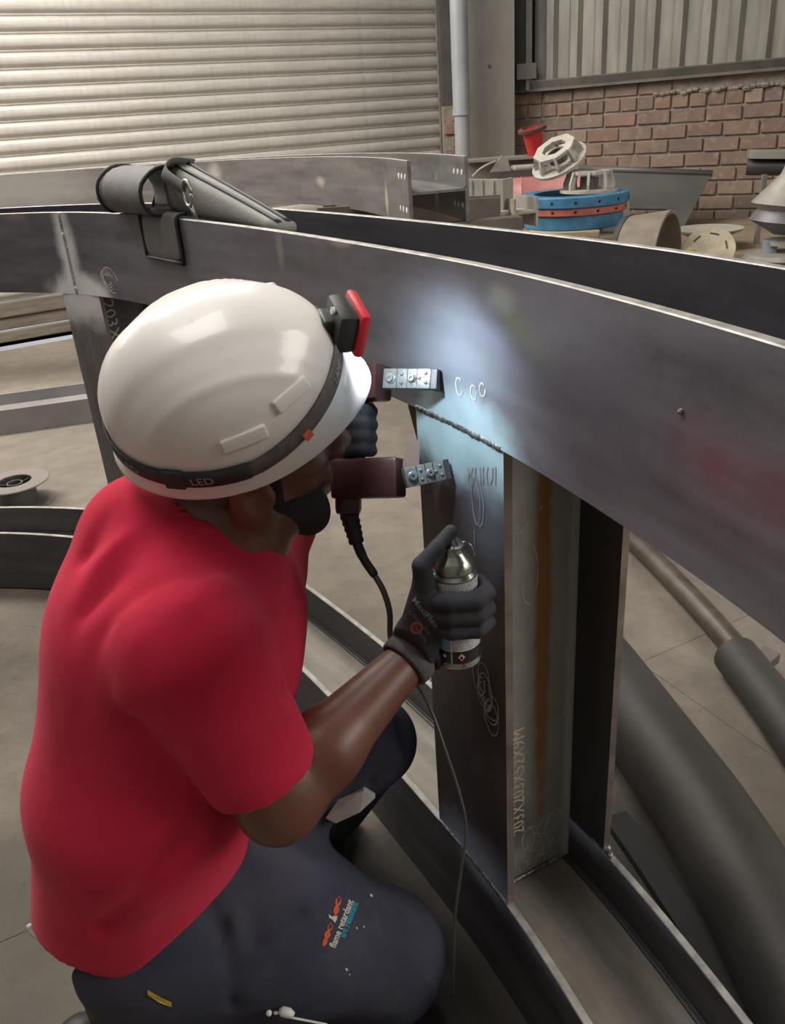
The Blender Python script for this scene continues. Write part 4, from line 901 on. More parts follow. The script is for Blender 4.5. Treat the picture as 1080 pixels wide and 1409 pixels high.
def nets(fn, lo, hi, h):
    lo = np.array(lo, float); hi = np.array(hi, float); n = np.ceil((hi-lo)/h).astype(int)+1
    X = np.stack(np.meshgrid(*[lo[i]+h*np.arange(n[i]) for i in range(3)], indexing='ij'), -1).astype(np.float32)
    V = np.empty(tuple(n), np.float32)
    for i in range(0, n[0], 16): V[i:i+16] = fn(X[i:i+16])
    V[0] = V[-1] = 1; V[:, 0] = V[:, -1] = 1; V[:, :, 0] = V[:, :, -1] = 1
    S_ = V < 0; a, b, c = n-1
    cnt = sum(S_[i:i+a, j:j+b, k:k+c].astype(np.int8) for i in (0, 1) for j in (0, 1) for k in (0, 1))
    cells = np.argwhere((cnt > 0) & (cnt < 8)); ids = np.full((a, b, c), -1, np.int64); ids[tuple(cells.T)] = np.arange(len(cells))
    off = [np.array(o) for o in ((0,0,0),(1,0,0),(0,1,0),(1,1,0),(0,0,1),(1,0,1),(0,1,1),(1,1,1))]
    val = [V[tuple((cells+o).T)] for o in off]; acc = np.zeros((len(cells), 3)); m = np.zeros(len(cells))
    for i, j in ((0,1),(2,3),(4,5),(6,7),(0,2),(1,3),(4,6),(5,7),(0,4),(1,5),(2,6),(3,7)):
        x = (val[i] < 0) != (val[j] < 0); t_ = np.where(x, val[i]/np.where(val[i]-val[j] == 0, 1, val[i]-val[j]), 0)
        acc += np.where(x[:, None], off[i]+t_[:, None]*(off[j]-off[i]), 0); m += x
    verts = lo+(cells+acc/m[:, None])*h; F = []
    for axis in range(3):
        u, v = [(1, 2), (2, 0), (0, 1)][axis]
        A = S_; sl0 = [slice(1, None)]*3; sl1 = [slice(1, None)]*3
        s0 = [slice(0, n[q]-1) if q == axis else slice(1, n[q]-1) for q in range(3)]; s1 = list(s0); s1[axis] = slice(1, n[axis])
        d = A[tuple(s0)].astype(np.int8)-A[tuple(s1)].astype(np.int8); e_ = np.argwhere(d != 0); sg = d[tuple(e_.T)]
        st_ = np.array([0 if q == axis else 1 for q in range(3)]); e_ = e_+st_
        eu = np.zeros(3, int); eu[u] = 1; ev = np.zeros(3, int); ev[v] = 1
        q = np.stack([ids[tuple((e_-eu-ev).T)], ids[tuple((e_-ev).T)], ids[tuple(e_.T)], ids[tuple((e_-eu).T)]], 1)
        q[sg < 0] = q[sg < 0][:, ::-1]; F.append(q)
    return verts, np.concatenate(F)
def sdf_obj(nm, fn, lo, hi, h, m, parent, smooth_it=2):
    V, F = nets(fn, lo, hi, h)
    me = bpy.data.meshes.new(nm); org = ORG[parent.name]; me.from_pydata((V-org).tolist(), [], F.tolist()); 
    if smooth_it:
        bm = bmesh.new(); bm.from_mesh(me)
        for _ in range(smooth_it): bmesh.ops.smooth_vert(bm, verts=bm.verts[:], factor=0.5, use_axis_x=True, use_axis_y=True, use_axis_z=True)
        bm.to_mesh(me); bm.free()
    me.materials.append(m); me.polygons.foreach_set('use_smooth', [True]*len(me.polygons)); me.update()
    o = bpy.data.objects.new(nm, me); COL.objects.link(o); o.parent = parent; ORG[o.name] = org; return o
def bounds(pts, pad): A = np.array(pts); return A.min(0)-pad, A.max(0)+pad

# ------------------------------------------------------------------ the inspector
t = NT('red_cotton'); n = t.rng(t.noise(t.mapped('Object'), 7, 4), 0.35, 0.65); c = t.mix(n, (0.52, 0.016, 0.048), (0.64, 0.026, 0.072))
t.bump(t.noise(t.mapped('Object'), 420, 2), 0.25, 0.001); t.b.inputs['Sheen Weight'].default_value = 0.06; t.b.inputs['Specular IOR Level'].default_value = 0.2; REDC = t.out(c, 0.9)
t = NT('navy_work_cloth'); n = t.rng(t.noise(t.mapped('Object'), 6, 5, 0.6), 0.35, 0.65); c = t.mix(n, (0.038, 0.041, 0.064), (0.06, 0.06, 0.085))
n2 = t.rng(t.noise(t.mapped('Object'), 14, 5, 0.6), 0.5, 0.75); c = t.mix(t.math('MULTIPLY', n2, 0.35), c, (0.10, 0.095, 0.10))
t.bump(t.noise(t.mapped('Object'), 500, 2), 0.3, 0.001); t.b.inputs['Specular IOR Level'].default_value = 0.2; NAVY = t.out(c, 0.9)
t = NT('dark_brown_skin'); n = t.rng(t.noise(t.mapped('Object'), 12, 4), 0.35, 0.65); c = t.mix(n, (0.12, 0.046, 0.029), (0.175, 0.072, 0.047))
t.bump(t.noise(t.mapped('Object'), 300, 2), 0.15, 0.001); t.b.inputs['Subsurface Weight'].default_value = 0.06; t.b.inputs['Subsurface Radius'].default_value = (0.02, 0.008, 0.004); SKIN = t.out(c, 0.42)
HAIR = mat('black_hair', (0.02, 0.013, 0.011), 0.85, 0, 0.4, 200, 0.5, 500)
GLOVE = mat('black_knit_glove', (0.026, 0.025, 0.031), 0.75, 0, 0.25, 60, 0.35, 700)
CUFF = mat('grey_knit_cuff', (0.10, 0.092, 0.09), 0.85, 0, 0.25, 120, 0.4, 700)

# head frame (expressed with image right, image up, towards viewer)
def cv(x, y, z): return nrm(RT*x-DN*y-FW*z)
HF = cv(0.95, 0.22, -0.22); HU = cv(-0.01, 0.72, 0.69); HU = nrm(HU-HF*np.dot(HU, HF)); HR = np.cross(HF, HU)   # forward, up, right
HC = PD(328, 606, 0.945)
def hd(f, r, u): return HC+HF*f+HR*r+HU*u
HAX = np.stack([HF, HR, HU])
NB = PD(300, 752, 0.985)                       # base of neck
RS, LS = PD(262, 888, 0.875), PD(345, 780, 1.13)
EL, WR = PD(383, 1100, 0.955), PD(566, 903, 1.055)
LE, LW = PD(408, 672, 1.27), PD(474, 622, 1.14)
CHS = PD(236, 880, 1.0); BEL = PD(200, 1080, 1.07); HIP = PD(195, 1215, 1.17)
RK = PD(528, 1312, 1.305); LK = PD(512, 1020, 1.27)
RHp, LHp = PD(225, 1265, 1.17), PD(255, 1180, 1.28)
RKf = RK.copy(); RKf[2] = 0.095; RF = PD(190, 1400, 1.27); RF[2] = 0.075
LF = PZ(445, 1138, 0.09)
man = empty('person', (RKf[0]-0.3, RKf[1], 0), 'man in red t-shirt and navy work trousers kneeling at the steel frame', 'person')
# skin: head, neck, arms, slim torso and legs as one continuous surface
def f_body(P):
    d = s_ell(P, hd(-0.012, 0, 0.045), (0.098, 0.078, 0.098), HAX)                    # cranium
    d = smin(d, s_ell(P, hd(0.04, 0, -0.035), (0.062, 0.060, 0.080), HAX), 0.03)      # face
    d = smin(d, s_cone(P, hd(0.012, 0.048, -0.062), hd(0.070, 0.016, -0.124), 0.026, 0.023), 0.022)   # jaw right
    d = smin(d, s_cone(P, hd(0.012, -0.048, -0.062), hd(0.070, -0.016, -0.124), 0.026, 0.023), 0.022)
    d = smin(d, s_cone(P, hd(0.092, 0, 0.012), hd(0.122, 0, -0.028), 0.009, 0.013), 0.012)            # nose
    for s_ in (-1, 1):
        d = smin(d, s_ell(P, hd(0.112, 0.013*s_, -0.033), (0.012, 0.011, 0.009), HAX), 0.008)
        d = smin(d, s_cone(P, hd(0.088, 0.012*s_, 0.028), hd(0.078, 0.048*s_, 0.026), 0.009, 0.008), 0.012)  # brow
        d = smin(d, s_ell(P, hd(0.068, 0.04*s_, -0.02), (0.022, 0.018, 0.016), HAX), 0.02)          # cheek bone
        d = -smin(-d, s_ell(P, hd(0.10, 0.031*s_, 0.008), (0.018, 0.017, 0.012), HAX), 0.008)        # eye socket
        # ear: rim, lobe, hollow
        e = s_ell(P, hd(-0.004, 0.093*s_, -0.010), (0.025, 0.013, 0.036), HAX)
        e = -smin(-e, s_ell(P, hd(0.002, 0.107*s_, -0.004), (0.015, 0.012, 0.023), HAX), 0.003)
        e = smin(e, s_ell(P, hd(0.016, 0.092*s_, -0.012), (0.007, 0.010, 0.010), HAX), 0.003)
        e = smin(e, s_ell(P, hd(0.004, 0.091*s_, -0.040), (0.012, 0.009, 0.012), HAX), 0.005)
        e = smin(e, s_ell(P, hd(-0.004, 0.080*s_, -0.012), (0.014, 0.016, 0.024), HAX), 0.004)
        d = smin(d, e, 0.002)
    for z_, r_ in ((-0.058, 0.0075), (-0.071, 0.0085)):
        d = smin(d, s_cone(P, hd(0.097, -0.018, z_), hd(0.097, 0.018, z_), r_, r_), 0.007)   # lips
    d = smin(d, s_cone(P, hd(-0.03, 0, -0.05), NB, 0.058, 0.066), 0.03)                  # neck
    d = smin(d, s_cone(P, NB, CHS, 0.075, 0.11), 0.05); d = smin(d, s_cone(P, CHS, HIP, 0.11, 0.10), 0.05)
    d = smin(d, s_cone(P, NB*0.6+CHS*0.4, RS, 0.06, 0.05), 0.04); d = smin(d, s_cone(P, NB*0.6+CHS*0.4, LS, 0.06, 0.05), 0.04)
    d = smin(d, s_cone(P, RS, EL, 0.052, 0.047), 0.03)
    m_ = EL*0.68+WR*0.32+HU*0.004; d = smin(d, s_cone(P, EL, m_, 0.046, 0.0455), 0.025); d = smin(d, s_cone(P, m_, WR, 0.0455, 0.027), 0.02)
    d = smin(d, s_cone(P, LS, LE, 0.05, 0.04), 0.03); d = smin(d, s_cone(P, LE, LW, 0.04, 0.028), 0.02)
    for H_, K_, F_ in ((RHp, RKf, RF), (LHp, LK, LF)):
        d = smin(d, s_cone(P, H_, K_, 0.075, 0.055), 0.03); d = smin(d, s_cone(P, K_, F_, 0.05, 0.035), 0.02)
    return d
lo, hi = bounds([hd(0, 0, 0.15), hd(0.14, 0, 0), CHS, EL, WR, LE, RK, RF, LK, LF, RHp, RS, RKf], 0.11)
lo[2] = 0.02
body = sdf_obj('body', f_body, lo, hi, 0.0046, SKIN, man, 1)
# beard and short hair as a thin shell over the jaw and the nape
def f_beard(P):
    d = f_body_head(P)-0.0028
    q = P-HC.astype(np.float32); u = q@HU.astype(np.float32); f_ = q@HF.astype(np.float32); r_ = q@HR.astype(np.float32)
    lim = np.maximum(u-(-0.046-0.25*(f_-0.02)), -(f_-0.004))       # below a slanting cheek line, in front of the ear
    lim = np.maximum(lim, -(u+0.17))
    side = np.maximum(np.maximum(np.abs(f_-0.026)-0.009, u-0.01), -(u+0.07))    # sideburn
    lim = np.minimum(lim, side)
    return np.maximum(d, lim)
def f_body_head(P):
    d = s_ell(P, hd(-0.012, 0, 0.045), (0.098, 0.078, 0.098), HAX)
    d = smin(d, s_ell(P, hd(0.04, 0, -0.035), (0.062, 0.060, 0.080), HAX), 0.03)
    for s_ in (-1, 1): d = smin(d, s_cone(P, hd(0.012, 0.048*s_, -0.062), hd(0.069, 0.016*s_, -0.123), 0.0275, 0.0260), 0.022)
    for z_, r_ in ((-0.055, 0.006),): d = smin(d, s_cone(P, hd(0.099, -0.022, z_+0.006), hd(0.099, 0.022, z_+0.006), r_, r_), 0.007)
    return d
lo, hi = bounds([hd(0.12, 0.09, 0.02), hd(0.0, -0.09, -0.175), hd(0.12, -0.09, 0.02), hd(0, 0.09, -0.175)], 0.012)
obj_b = sdf_obj('beard', f_beard, lo, hi, 0.0032, HAIR, man, 1)
def f_hair(P):
    d = s_ell(P, hd(-0.012, 0, 0.045), (0.101, 0.081, 0.101), HAX); q = P-HC.astype(np.float32); u = q@HU.astype(np.float32); f_ = q@HF.astype(np.float32)
    return np.maximum(d, -(u+0.012+0.5*np.minimum(0, f_+0.03))*1.0)
lo, hi = bounds([hd(0.1, 0.09, 0.15), hd(-0.12, -0.09, -0.02), hd(0.1, -0.09, 0.15), hd(-0.12, 0.09, -0.02)], 0.01)
sdf_obj('hair', f_hair, lo, hi, 0.004, HAIR, man, 1)
for s_ in (-1, 1):
    ey = hd(0.086, 0.031*s_, 0.006); eo = obj('eye', MB().sphere(ey, 0.0115, 16), mat('eye_white', (0.6, 0.57, 0.52), 0.2) if s_ < 0 else bpy.data.materials['eye_white'], man, smooth=True)
    obj('iris', MB().sphere(ey+HF*0.0075-HU*0.001, 0.0055, 12), mat('dark_iris', (0.02, 0.01, 0.006), 0.15) if s_ < 0 else bpy.data.materials['dark_iris'], eo, smooth=True)

# shirt
SLV = RS*0.16+EL*0.84; SH0 = RS
HEM0, HEM1 = PD(190, 1303, 1.16), PD(357, 1162, 1.13)
ud = nrm(HEM1-HEM0); HN = nrm(np.cross(FW, ud)); HN = HN if np.dot(HN, -DN) < 0 else -HN       # points down past the hem
def W_(L): return [PD(*q) for q in L]
HM2 = PD(60, 1288, 1.1); u2_ = nrm(PD(200, 1318, 1.1)-HM2); HN2 = nrm(np.cross(FW, u2_)); HN2 = HN2 if np.dot(HN2, -DN) < 0 else -HN2
folds = [
    (W_([(160, 668, .90), (128, 740, .90), (118, 800, .92)]), 0.012, -0.006),
    (W_([(225, 712, .88), (165, 770, .86), (125, 850, .88), (100, 960, .92)]), 0.013, -0.006),
    (W_([(190, 700, .88), (145, 760, .88), (112, 840, .90)]), 0.014, 0.006),
    (W_([(290, 770, .86), (215, 800, .84), (160, 870, .85), (125, 980, .90)]), 0.014, -0.005),
    (W_([(320, 790, .86), (260, 830, .82), (205, 880, .82), (180, 960, .84)]), 0.016, 0.005),
    (W_([(185, 1000, .86), (215, 1080, .88), (270, 1150, .92)]), 0.015, -0.010),
    (W_([(270, 1150, .93), (210, 1190, .95), (140, 1270, 1.0)]), 0.016, -0.007),
    (W_([(330, 1130, .95), (260, 1180, .97), (200, 1250, 1.0)]), 0.014, 0.006),
    (W_([(400, 800, .98), (405, 870, .97), (408, 935, .98)]), 0.012, -0.005),
    (W_([(412, 942, .93), (385, 955, .89), (355, 950, .87)]), 0.008, -0.006),
    (W_([(60, 1000, 1.02), (75, 1100, 1.03), (110, 1190, 1.03)]), 0.018, -0.006),
    (W_([(115, 1150, .97), (150, 1210, .99), (210, 1240, 1.0)]), 0.014, 0.005),
]
def f_shirt(P):
    d = s_ell(P, CHS, (0.138, 0.142, 0.15))
    d = smin(d, s_cone(P, PD(212, 750, .985), BEL, 0.090, 0.134), 0.04)                 # back line
    d = smin(d, s_cone(P, CHS, BEL, 0.132, 0.138), 0.04)
    d = smin(d, s_cone(P, BEL, HIP+(HIP-BEL)*0.45, 0.138, 0.150), 0.03)
    d = smin(d, s_cone(P, NB+(CHS-NB)*0.3, RS+(CHS-RS)*0.1, 0.072, 0.078), 0.05)
    d = smin(d, s_cone(P, NB+(CHS-NB)*0.3, LS, 0.075, 0.07), 0.05)
    d = smin(d, s_cone(P, LS, PD(358, 835, 1.07), 0.055, 0.055), 0.05)                     # chest front
    d = smin(d, s_ell(P, PD(330, 905, 1.04), (0.075, 0.09, 0.11)), 0.04)
    d = smin(d, s_cone(P, NB+HU*0.012-HF*0.01, NB, 0.074, 0.08), 0.03)
    slv = s_cone(P, RS, SLV, 0.078, 0.066); 
    axis = nrm(EL-RS); slv = np.maximum(slv, s_plane(P, SLV-axis*0.006, axis))
    d2 = smin(d, slv, 0.018)
    for L_, w_, a_ in folds: d2 = d2-s_fold(P, L_, w_*0.9, a_*1.25)
    sl2 = s_cone(P, LS, LS*0.25+LE*0.75, 0.068, 0.058); d2 = smin(d2, np.maximum(sl2, s_plane(P, LS*0.35+LE*0.65, LE-LS)), 0.02)
    # hollow sleeve end, neck opening, bottom cut
    d2 = np.maximum(d2, -s_cone(P, SLV+axis*0.02, SLV-axis*0.03, 0.062, 0.050))
    na = nrm(HC-NB); nc = NB+na*0.052
    d2 = np.maximum(d2, -s_cone(P, nc-na*0.03, nc+na*0.12, 0.062, 0.085))
    d2 = np.maximum(d2, s_plane(P, nc+na*0.005, na) if False else d2)
    return np.maximum(np.maximum(d2, s_plane(P, HEM0, HN)), s_plane(P, HM2, HN2))
lo, hi = bounds([CHS, BEL, HIP, RS, SLV, LS, NB, PD(100, 740, .98), LE], 0.19)
shirt = sdf_obj('t_shirt', f_shirt, lo, hi, 0.0058, REDC, man, 2)
# ribbed collar band
na = nrm(HC-NB); u_ = nrm(np.cross(na, HR)); v_ = np.cross(na, u_)
# trousers
pf = [
    (W_([(350, 1290, 1.1), (410, 1260, 1.12), (430, 1330, 1.15)]), 0.012, -0.006),
    (W_([(270, 1230, 1.08), (310, 1290, 1.08), (320, 1370, 1.1)]), 0.014, -0.007),
    (W_([(380, 1180, 1.1), (330, 1260, 1.08), (300, 1340, 1.1)]), 0.014, 0.006),
    (W_([(620, 1350, 1.25), (590, 1385, 1.22), (560, 1405, 1.2)]), 0.008, -0.007),
    (W_([(430, 1330, 1.15), (380, 1380, 1.15), (330, 1398, 1.16)]), 0.012, -0.010),
    (W_([(300, 1180, 1.12), (340, 1210, 1.1), (350, 1290, 1.08)]), 0.012, -0.006),
    (W_([(505, 1075, 1.22), (540, 1050, 1.2), (565, 1020, 1.2)]), 0.008, -0.006),
    (W_([(480, 1085, 1.25), (525, 1070, 1.22)]), 0.007, 0.005),
]
def f_pants(P):
    d = s_ell(P, HIP+(HIP-BEL)*0.1, (0.128, 0.128, 0.13))
    d = smin(d, s_ell(P, PD(240, 1270, 1.2), (0.13, 0.13, 0.12)), 0.05)
    mid_ = PD(390, 1275, 1.215)
    d = smin(d, s_cone(P, RHp, mid_, 0.125, 0.118), 0.05); d = smin(d, s_cone(P, mid_, RK, 0.118, 0.092), 0.04)
    d = smin(d, s_cone(P, RK, RKf, 0.092, 0.085), 0.03)
    d = smin(d, s_cone(P, RKf, RF, 0.078, 0.068), 0.03)
    d = smin(d, s_cone(P, LHp, LK, 0.092, 0.064), 0.05)
    sh_ = LK*0.22+LF*0.78; d = smin(d, np.maximum(s_cone(P, LK, sh_, 0.064, 0.055), s_plane(P, sh_, LF-LK)), 0.025)
    for L_, w_, a_ in pf: d = d-s_fold(P, L_, w_, a_*1.6)
    ra = nrm(RF-RKf); d = np.maximum(d, s_plane(P, RF+ra*0.015, ra)); d = np.maximum(d, -s_cone(P, RF+ra*0.05, RF-ra*0.03, 0.066, 0.05))
    d = np.maximum(d, 0.004-P[..., 2])
    return np.maximum(d, -s_plane(P, HEM0-HN*0.05, HN))
lo, hi = bounds([HIP, RK, RF, LK, LF, RHp, LHp, RKf], 0.19); lo[2] = -0.01
pants = sdf_obj('trousers', f_pants, lo, hi, 0.0062, NAVY, man, 2)
# boots
BOOT = mat('black_work_boot', (0.02, 0.019, 0.019), 0.5, 0, 0.3, 30, 0.2, 120)
def boot(ank, toe, nm='boot'):
    dd_ = nrm((toe-ank)*[1, 1, 0]); 
    def fb_(P):
        d = s_cone(P, ank, ank+[0, 0, 0.07], 0.045, 0.048); d = smin(d, s_cone(P, ank-dd_*0.04+[0, 0, -0.03], toe, 0.042, 0.04), 0.03)
        return np.maximum(d, (max(0.003, min(ank[2], toe[2])-0.045))-P[..., 2])
    lo, hi = bounds([ank, toe, ank-dd_*0.05], 0.09); hi[2] += 0.06; return sdf_obj(nm, fb_, lo, hi, 0.006, BOOT, man, 2)
boot(np.array([RF[0]-0.02, RF[1]-0.0, 0.085]), np.array([RF[0]-0.10, RF[1]+0.0, 0.045]))
lf = np.array([LF[0], LF[1], 0.075]); boot(lf, lf+np.array([0.02, 0.07, -0.03]))
# grey-white overshoe hem below the left trouser leg
o = obj('kneeling_pad', MB().prism([PD(448, 1126, 1.21), PD(462, 1133, 1.21), PD(495, 1118, 1.20), PD(516, 1098, 1.20), PD(500, 1088, 1.20), PD(465, 1100, 1.21)], FW*0.02), mat('off_white_hem', (0.5, 0.5, 0.46), 0.8), man)
# back belt flash of white vest under the shirt hem
obj('vest_hem', MB().tube(catmull([PD(40, 1272, 1.12), PD(46, 1284, 1.12), PD(62, 1294, 1.12)], 4), 0.004, 8), mat('white_vest', (0.5, 0.5, 0.52), 0.8), man, smooth=True)
# trousers print, tag, cuff hem
bv = bvh_of(pants)
ex = nrm(PD(481, 1237, 1.1)-PD(455, 1303, 1.1)); ey = nrm(np.cross(np.cross(ex, FW), ex)); ey = nrm(-RT-ex*np.dot(-RT, ex)); en = np.cross(ex, ey)
if np.dot(en, FW) > 0: ey = ey; en = -en
def pr_letter(nm, txt, size, px, py, m_, length, bold=0.0):
    V, F = text_mesh(txt, size, bold); V[:, 0] = (V[:, 0]-V[:, 0].min())*length/(V[:, 0].max()-V[:, 0].min())
    W = PD(px, py, 1.0)+V[:, :1]*ex+V[:, 1:2]*ey
    return obj(nm, MB().add(drape_cam(W, bv), F), m_, pants, fixn=False)
def drape_cam(W, bvh, off=0.0012):
    out = []
    for p in W:
        d = nrm(p-CAMP); r_ = bvh.ray_cast(Vector(CAMP), Vector(d), 4.0); out.append(np.array(r_[0])-d*off if r_[0] is not None else p)
    return np.array(out)
KZ = 1.0
pr_letter('logo_lettering', 'flame retardant', 0.012, 461, 1305, mat('print_white', (0.6, 0.55, 0.5), 0.8), 70/1121*KZ, 0.0003)
pr_letter('logo_lettering', 'arc resistant', 0.011, 474, 1291, mat('print_teal', (0.02, 0.25, 0.36), 0.8), 52/1121*KZ, 0.0005)
fl_l = []
def flame(px0, py0, px1, py1, n_=3, w0=5):
    mbx = MB(); a = np.array([px0, py0], float); b = np.array([px1, py1], float); d = (b-a)/np.linalg.norm(b-a); nn_ = np.array([d[1], -d[0]])
    for q in range(2):
        L = []
        for i in range(15):
            u = i/14; c_ = a+(b-a)*u+nn_*(math.sin(u*math.pi*n_+q*math.pi)*w0*(0.4+0.6*u)); L.append((c_, 1.6*math.sin(math.pi*min(1, u*1.1+0.05))+0.5))
        vs = []
        for c_, w_ in L: vs += [c_+nn_*w_, c_-nn_*w_]
        W = drape_cam(np.array([PD(x, y, 1.0) for x, y in vs]), bv); mbx.add(W, [(2*i, 2*i+1, 2*i+3, 2*i+2) for i in range(14)])
    return mbx
FLM = mat('print_orange', (0.62, 0.10, 0.04), 0.8)
obj('flame_emblem', flame(445, 1302, 456, 1270, 3, 3.5), FLM, pants, fixn=False); obj('flame_emblem', flame(461, 1260, 467, 1233, 2, 3.5), FLM, pants, fixn=False)
W = drape_cam(np.array([PD(x, y, 1.0) for x, y in ((452, 1258), (453, 1263), (457, 1265), (461, 1270), (464, 1264), (464, 1260), (457, 1261))]), bv)
obj('flask_emblem', MB().add(W, [tuple(range(7))]), bpy.data.materials['print_white'], pants, fixn=False)
W = drape_cam(np.array([PD(x, y, 1.0) for x, y in ((203, 1362), (222, 1373), (236, 1379), (236, 1386), (220, 1380), (203, 1369))]), bv, 0.003)
obj('yellow_tag', MB().add(W, [tuple(range(6))]), mat('yellow_tape', (0.6, 0.42, 0.06), 0.6), pants, fixn=False)
for (x, y, s_) in ((511, 1232, 2.4), (491, 1277, 1.6), (501, 1275, 1.6), (477, 1334, 2.4), (481, 1341, 1.2)):
    W = drape_cam(np.array([PD(x+s_*math.cos(q)*0.8, y+s_*math.sin(q+0.4), 1.0) for q in np.linspace(0, 5.2, 6)]), bv)
    obj('paint_fleck', MB().add(W, [tuple(range(6))]), bpy.data.materials['print_white'], pants, fixn=False)

# ------------------------------------------------------------------ spray can
CB = PD(631, 905, 1.065); cax = nrm(np.array([-0.015, 0.0, 1.0])); CRr = 0.029
def onc(h): return CB+cax*h
can = empty('spray_can', CB, 'silver-topped aerosol can with grey and black label held against the post', 'spray can')
CHROME = mat('bright_can_metal', (0.42, 0.43, 0.38), 0.2, 0.9, 0.1, 10)
obj('can_body', MB().lathe(CB, cax, [(0, 0.004), (CRr-0.004, 0.0), (CRr+0.0008, 0.003), (CRr+0.001, 0.007), (CRr-0.0006, 0.010), (CRr-0.0006, 0.130), (CRr-0.004, 0.134), (CRr-0.003, 0.137), (CRr-0.004, 0.143), (CRr-0.008, 0.150), (0.0155, 0.157), (0.014, 0.160), (0.0135, 0.163), (0.0145, 0.166), (0.012, 0.168), (0.011, 0.168)], 40), CHROME, can, smooth=True, angle=40)
obj('valve_cup', MB().lathe(onc(0.166), cax, [(0.0145, 0), (0.015, 0.003), (0.011, 0.005), (0.008, 0.010), (0.006, 0.012), (0, 0.012)], 24), CHROME, can, smooth=True, angle=40)
obj('nozzle', MB().lathe(onc(0.177), cax, [(0.006, 0), (0.006, 0.008), (0.004, 0.010), (0, 0.010)], 16), mat('dark_nozzle', (0.05, 0.05, 0.05), 0.5), can, smooth=True, angle=40)
toc = nrm((CAMP-CB)*[1, 1, 0]); cu = toc                                   # label centred on camera side
t = NT('grey_small_print_label'); n = t.rng(t.noise(t.mapped('Object', (1, 1, 1)), 900, 2), 0.4, 0.6); LBG = t.out(t.mix(n, (0.22, 0.22, 0.215), (0.68, 0.68, 0.66)), 0.5)
BLK = mat('black_label', (0.018, 0.018, 0.02), 0.4); BLU = mat('sky_blue_label', (0.16, 0.34, 0.46), 0.45); WHP = mat('white_label_line', (0.65, 0.65, 0.62), 0.5); RLB = mat('red_diamond', (0.5, 0.06, 0.04), 0.5)
def lab(nm, h0, h1, a0, a1, m_, r=0.0, n_=20): return obj(nm, MB().lathe(CB, cax, [(CRr+r, h0), (CRr+r, h1)], n_, 0, a0, a1, u=cu), m_, can, smooth=True, fixn=False)
D2 = math.radians
lab('label', 0.011, 0.128, -math.pi, math.pi, LBG, 0.0000, 48)
lab('label_band', 0.011, 0.030, -math.pi, math.pi, BLK, 0.0003, 48)
lab('label_patch', 0.031, 0.085, D2(-120), D2(-17), BLU, 0.0003)
lab('label_line', 0.012, 0.128, D2(-18), D2(-15), WHP, 0.0006, 2); lab('label_line', 0.030, 0.0312, -math.pi, math.pi, WHP, 0.0006, 48); lab('label_line', 0.055, 0.056, D2(-15), D2(90), WHP, 0.0006, 16)
def canp(a, h, r=0.0007): v2 = np.cross(cax, cu); return CB+cax*h+(CRr+r)*(cu*math.cos(a)+v2*math.sin(a))
dm = [(0.0, 1), (1, 0), (0, -1), (-1, 0)]
obj('flammable_diamond', MB().add([canp(D2(8)+x*0.19, 0.0215+y*0.0065) for x, y in dm], [(0, 1, 2, 3)]), RLB, can, fixn=False)
obj('flammable_diamond', MB().add([canp(D2(8)+x*0.14, 0.0215+y*0.0048, 0.0009) for x, y in dm], [(0, 1, 2, 3)]), WHP, can, fixn=False)
obj('flame_symbol', MB().add([canp(D2(8)+x*0.07, 0.0212+y*0.003, 0.0011) for x, y in ((-.7, -.9), (.7, -.9), (.9, 0), (0.1, 1.0), (-.8, 0.1))], [(0, 1, 2, 3, 4)]), BLK, can, fixn=False)
obj('recycling_symbol', MB().add([canp(D2(-36)+math.cos(q)*0.08, 0.0215+math.sin(q)*0.0028) for q in np.linspace(0, 5.6, 9)], [tuple(range(9))]), WHP, can, fixn=False)
obj('seam_wire', MB().tube(catmull([onc(0.168)+RT*0.008-FW*0.0, onc(0.172)+RT*0.016, onc(0.165)+RT*0.024, onc(0.150)+RT*0.0275], 5), 0.0008, 6), CHROME, can, smooth=True)

# ------------------------------------------------------------------ gloves
def finger(P, pts, rad, k=0.003):
    d = None
    for i in range(len(pts)-1):
        e = s_cone(P, pts[i], pts[i+1], rad[i], rad[i+1]); d = e if d is None else smin(d, e, 0.002)
    return d
v2c = np.cross(cax, cu); v2c = v2c if np.dot(v2c, RT) > 0 else -v2c           # can-side image-right
def around(a, h, r): return CB+cax*h+(CRr+r)*(toc*math.cos(a)+v2c*math.sin(a))
K = [around(D2(-58), 0.128, 0.014), around(D2(-52), 0.106, 0.015), around(D2(-50), 0.086, 0.014), around(D2(-56), 0.068, 0.011)]   # knuckles index..little
FGR = []
for i, (h0, h1, rr_) in enumerate(((0.108, 0.107, 0.0112), (0.085, 0.082, 0.0110), (0.062, 0.062, 0.0098))):
    kn = K[i+1]; hh_ = (0.112, 0.090, 0.069)[i]
    pts = [kn, around(D2(-10), hh_-0.001, 0.0125), around(D2(38), hh_-0.005, 0.0125), around(D2(72), hh_-0.007, 0.012), around(D2(120), hh_-0.008, 0.0095)]
    FGR.append((pts, [rr_*1.12, rr_*1.05, rr_*1.08, rr_*1.0, rr_*0.82]))
idx = [K[0], K[0]+cax*0.026-v2c*0.001+toc*0.002, onc(0.172)-v2c*0.016+toc*0.012, onc(0.187)-v2c*0.0005+toc*0.002]
thb = [WR*0.45+K[3]*0.55-toc*0.022, around(D2(-118), 0.088, 0.014), around(D2(-150), 0.112, 0.013), around(D2(-190), 0.128, 0.011)]
pc = (K[0]+K[3])/2
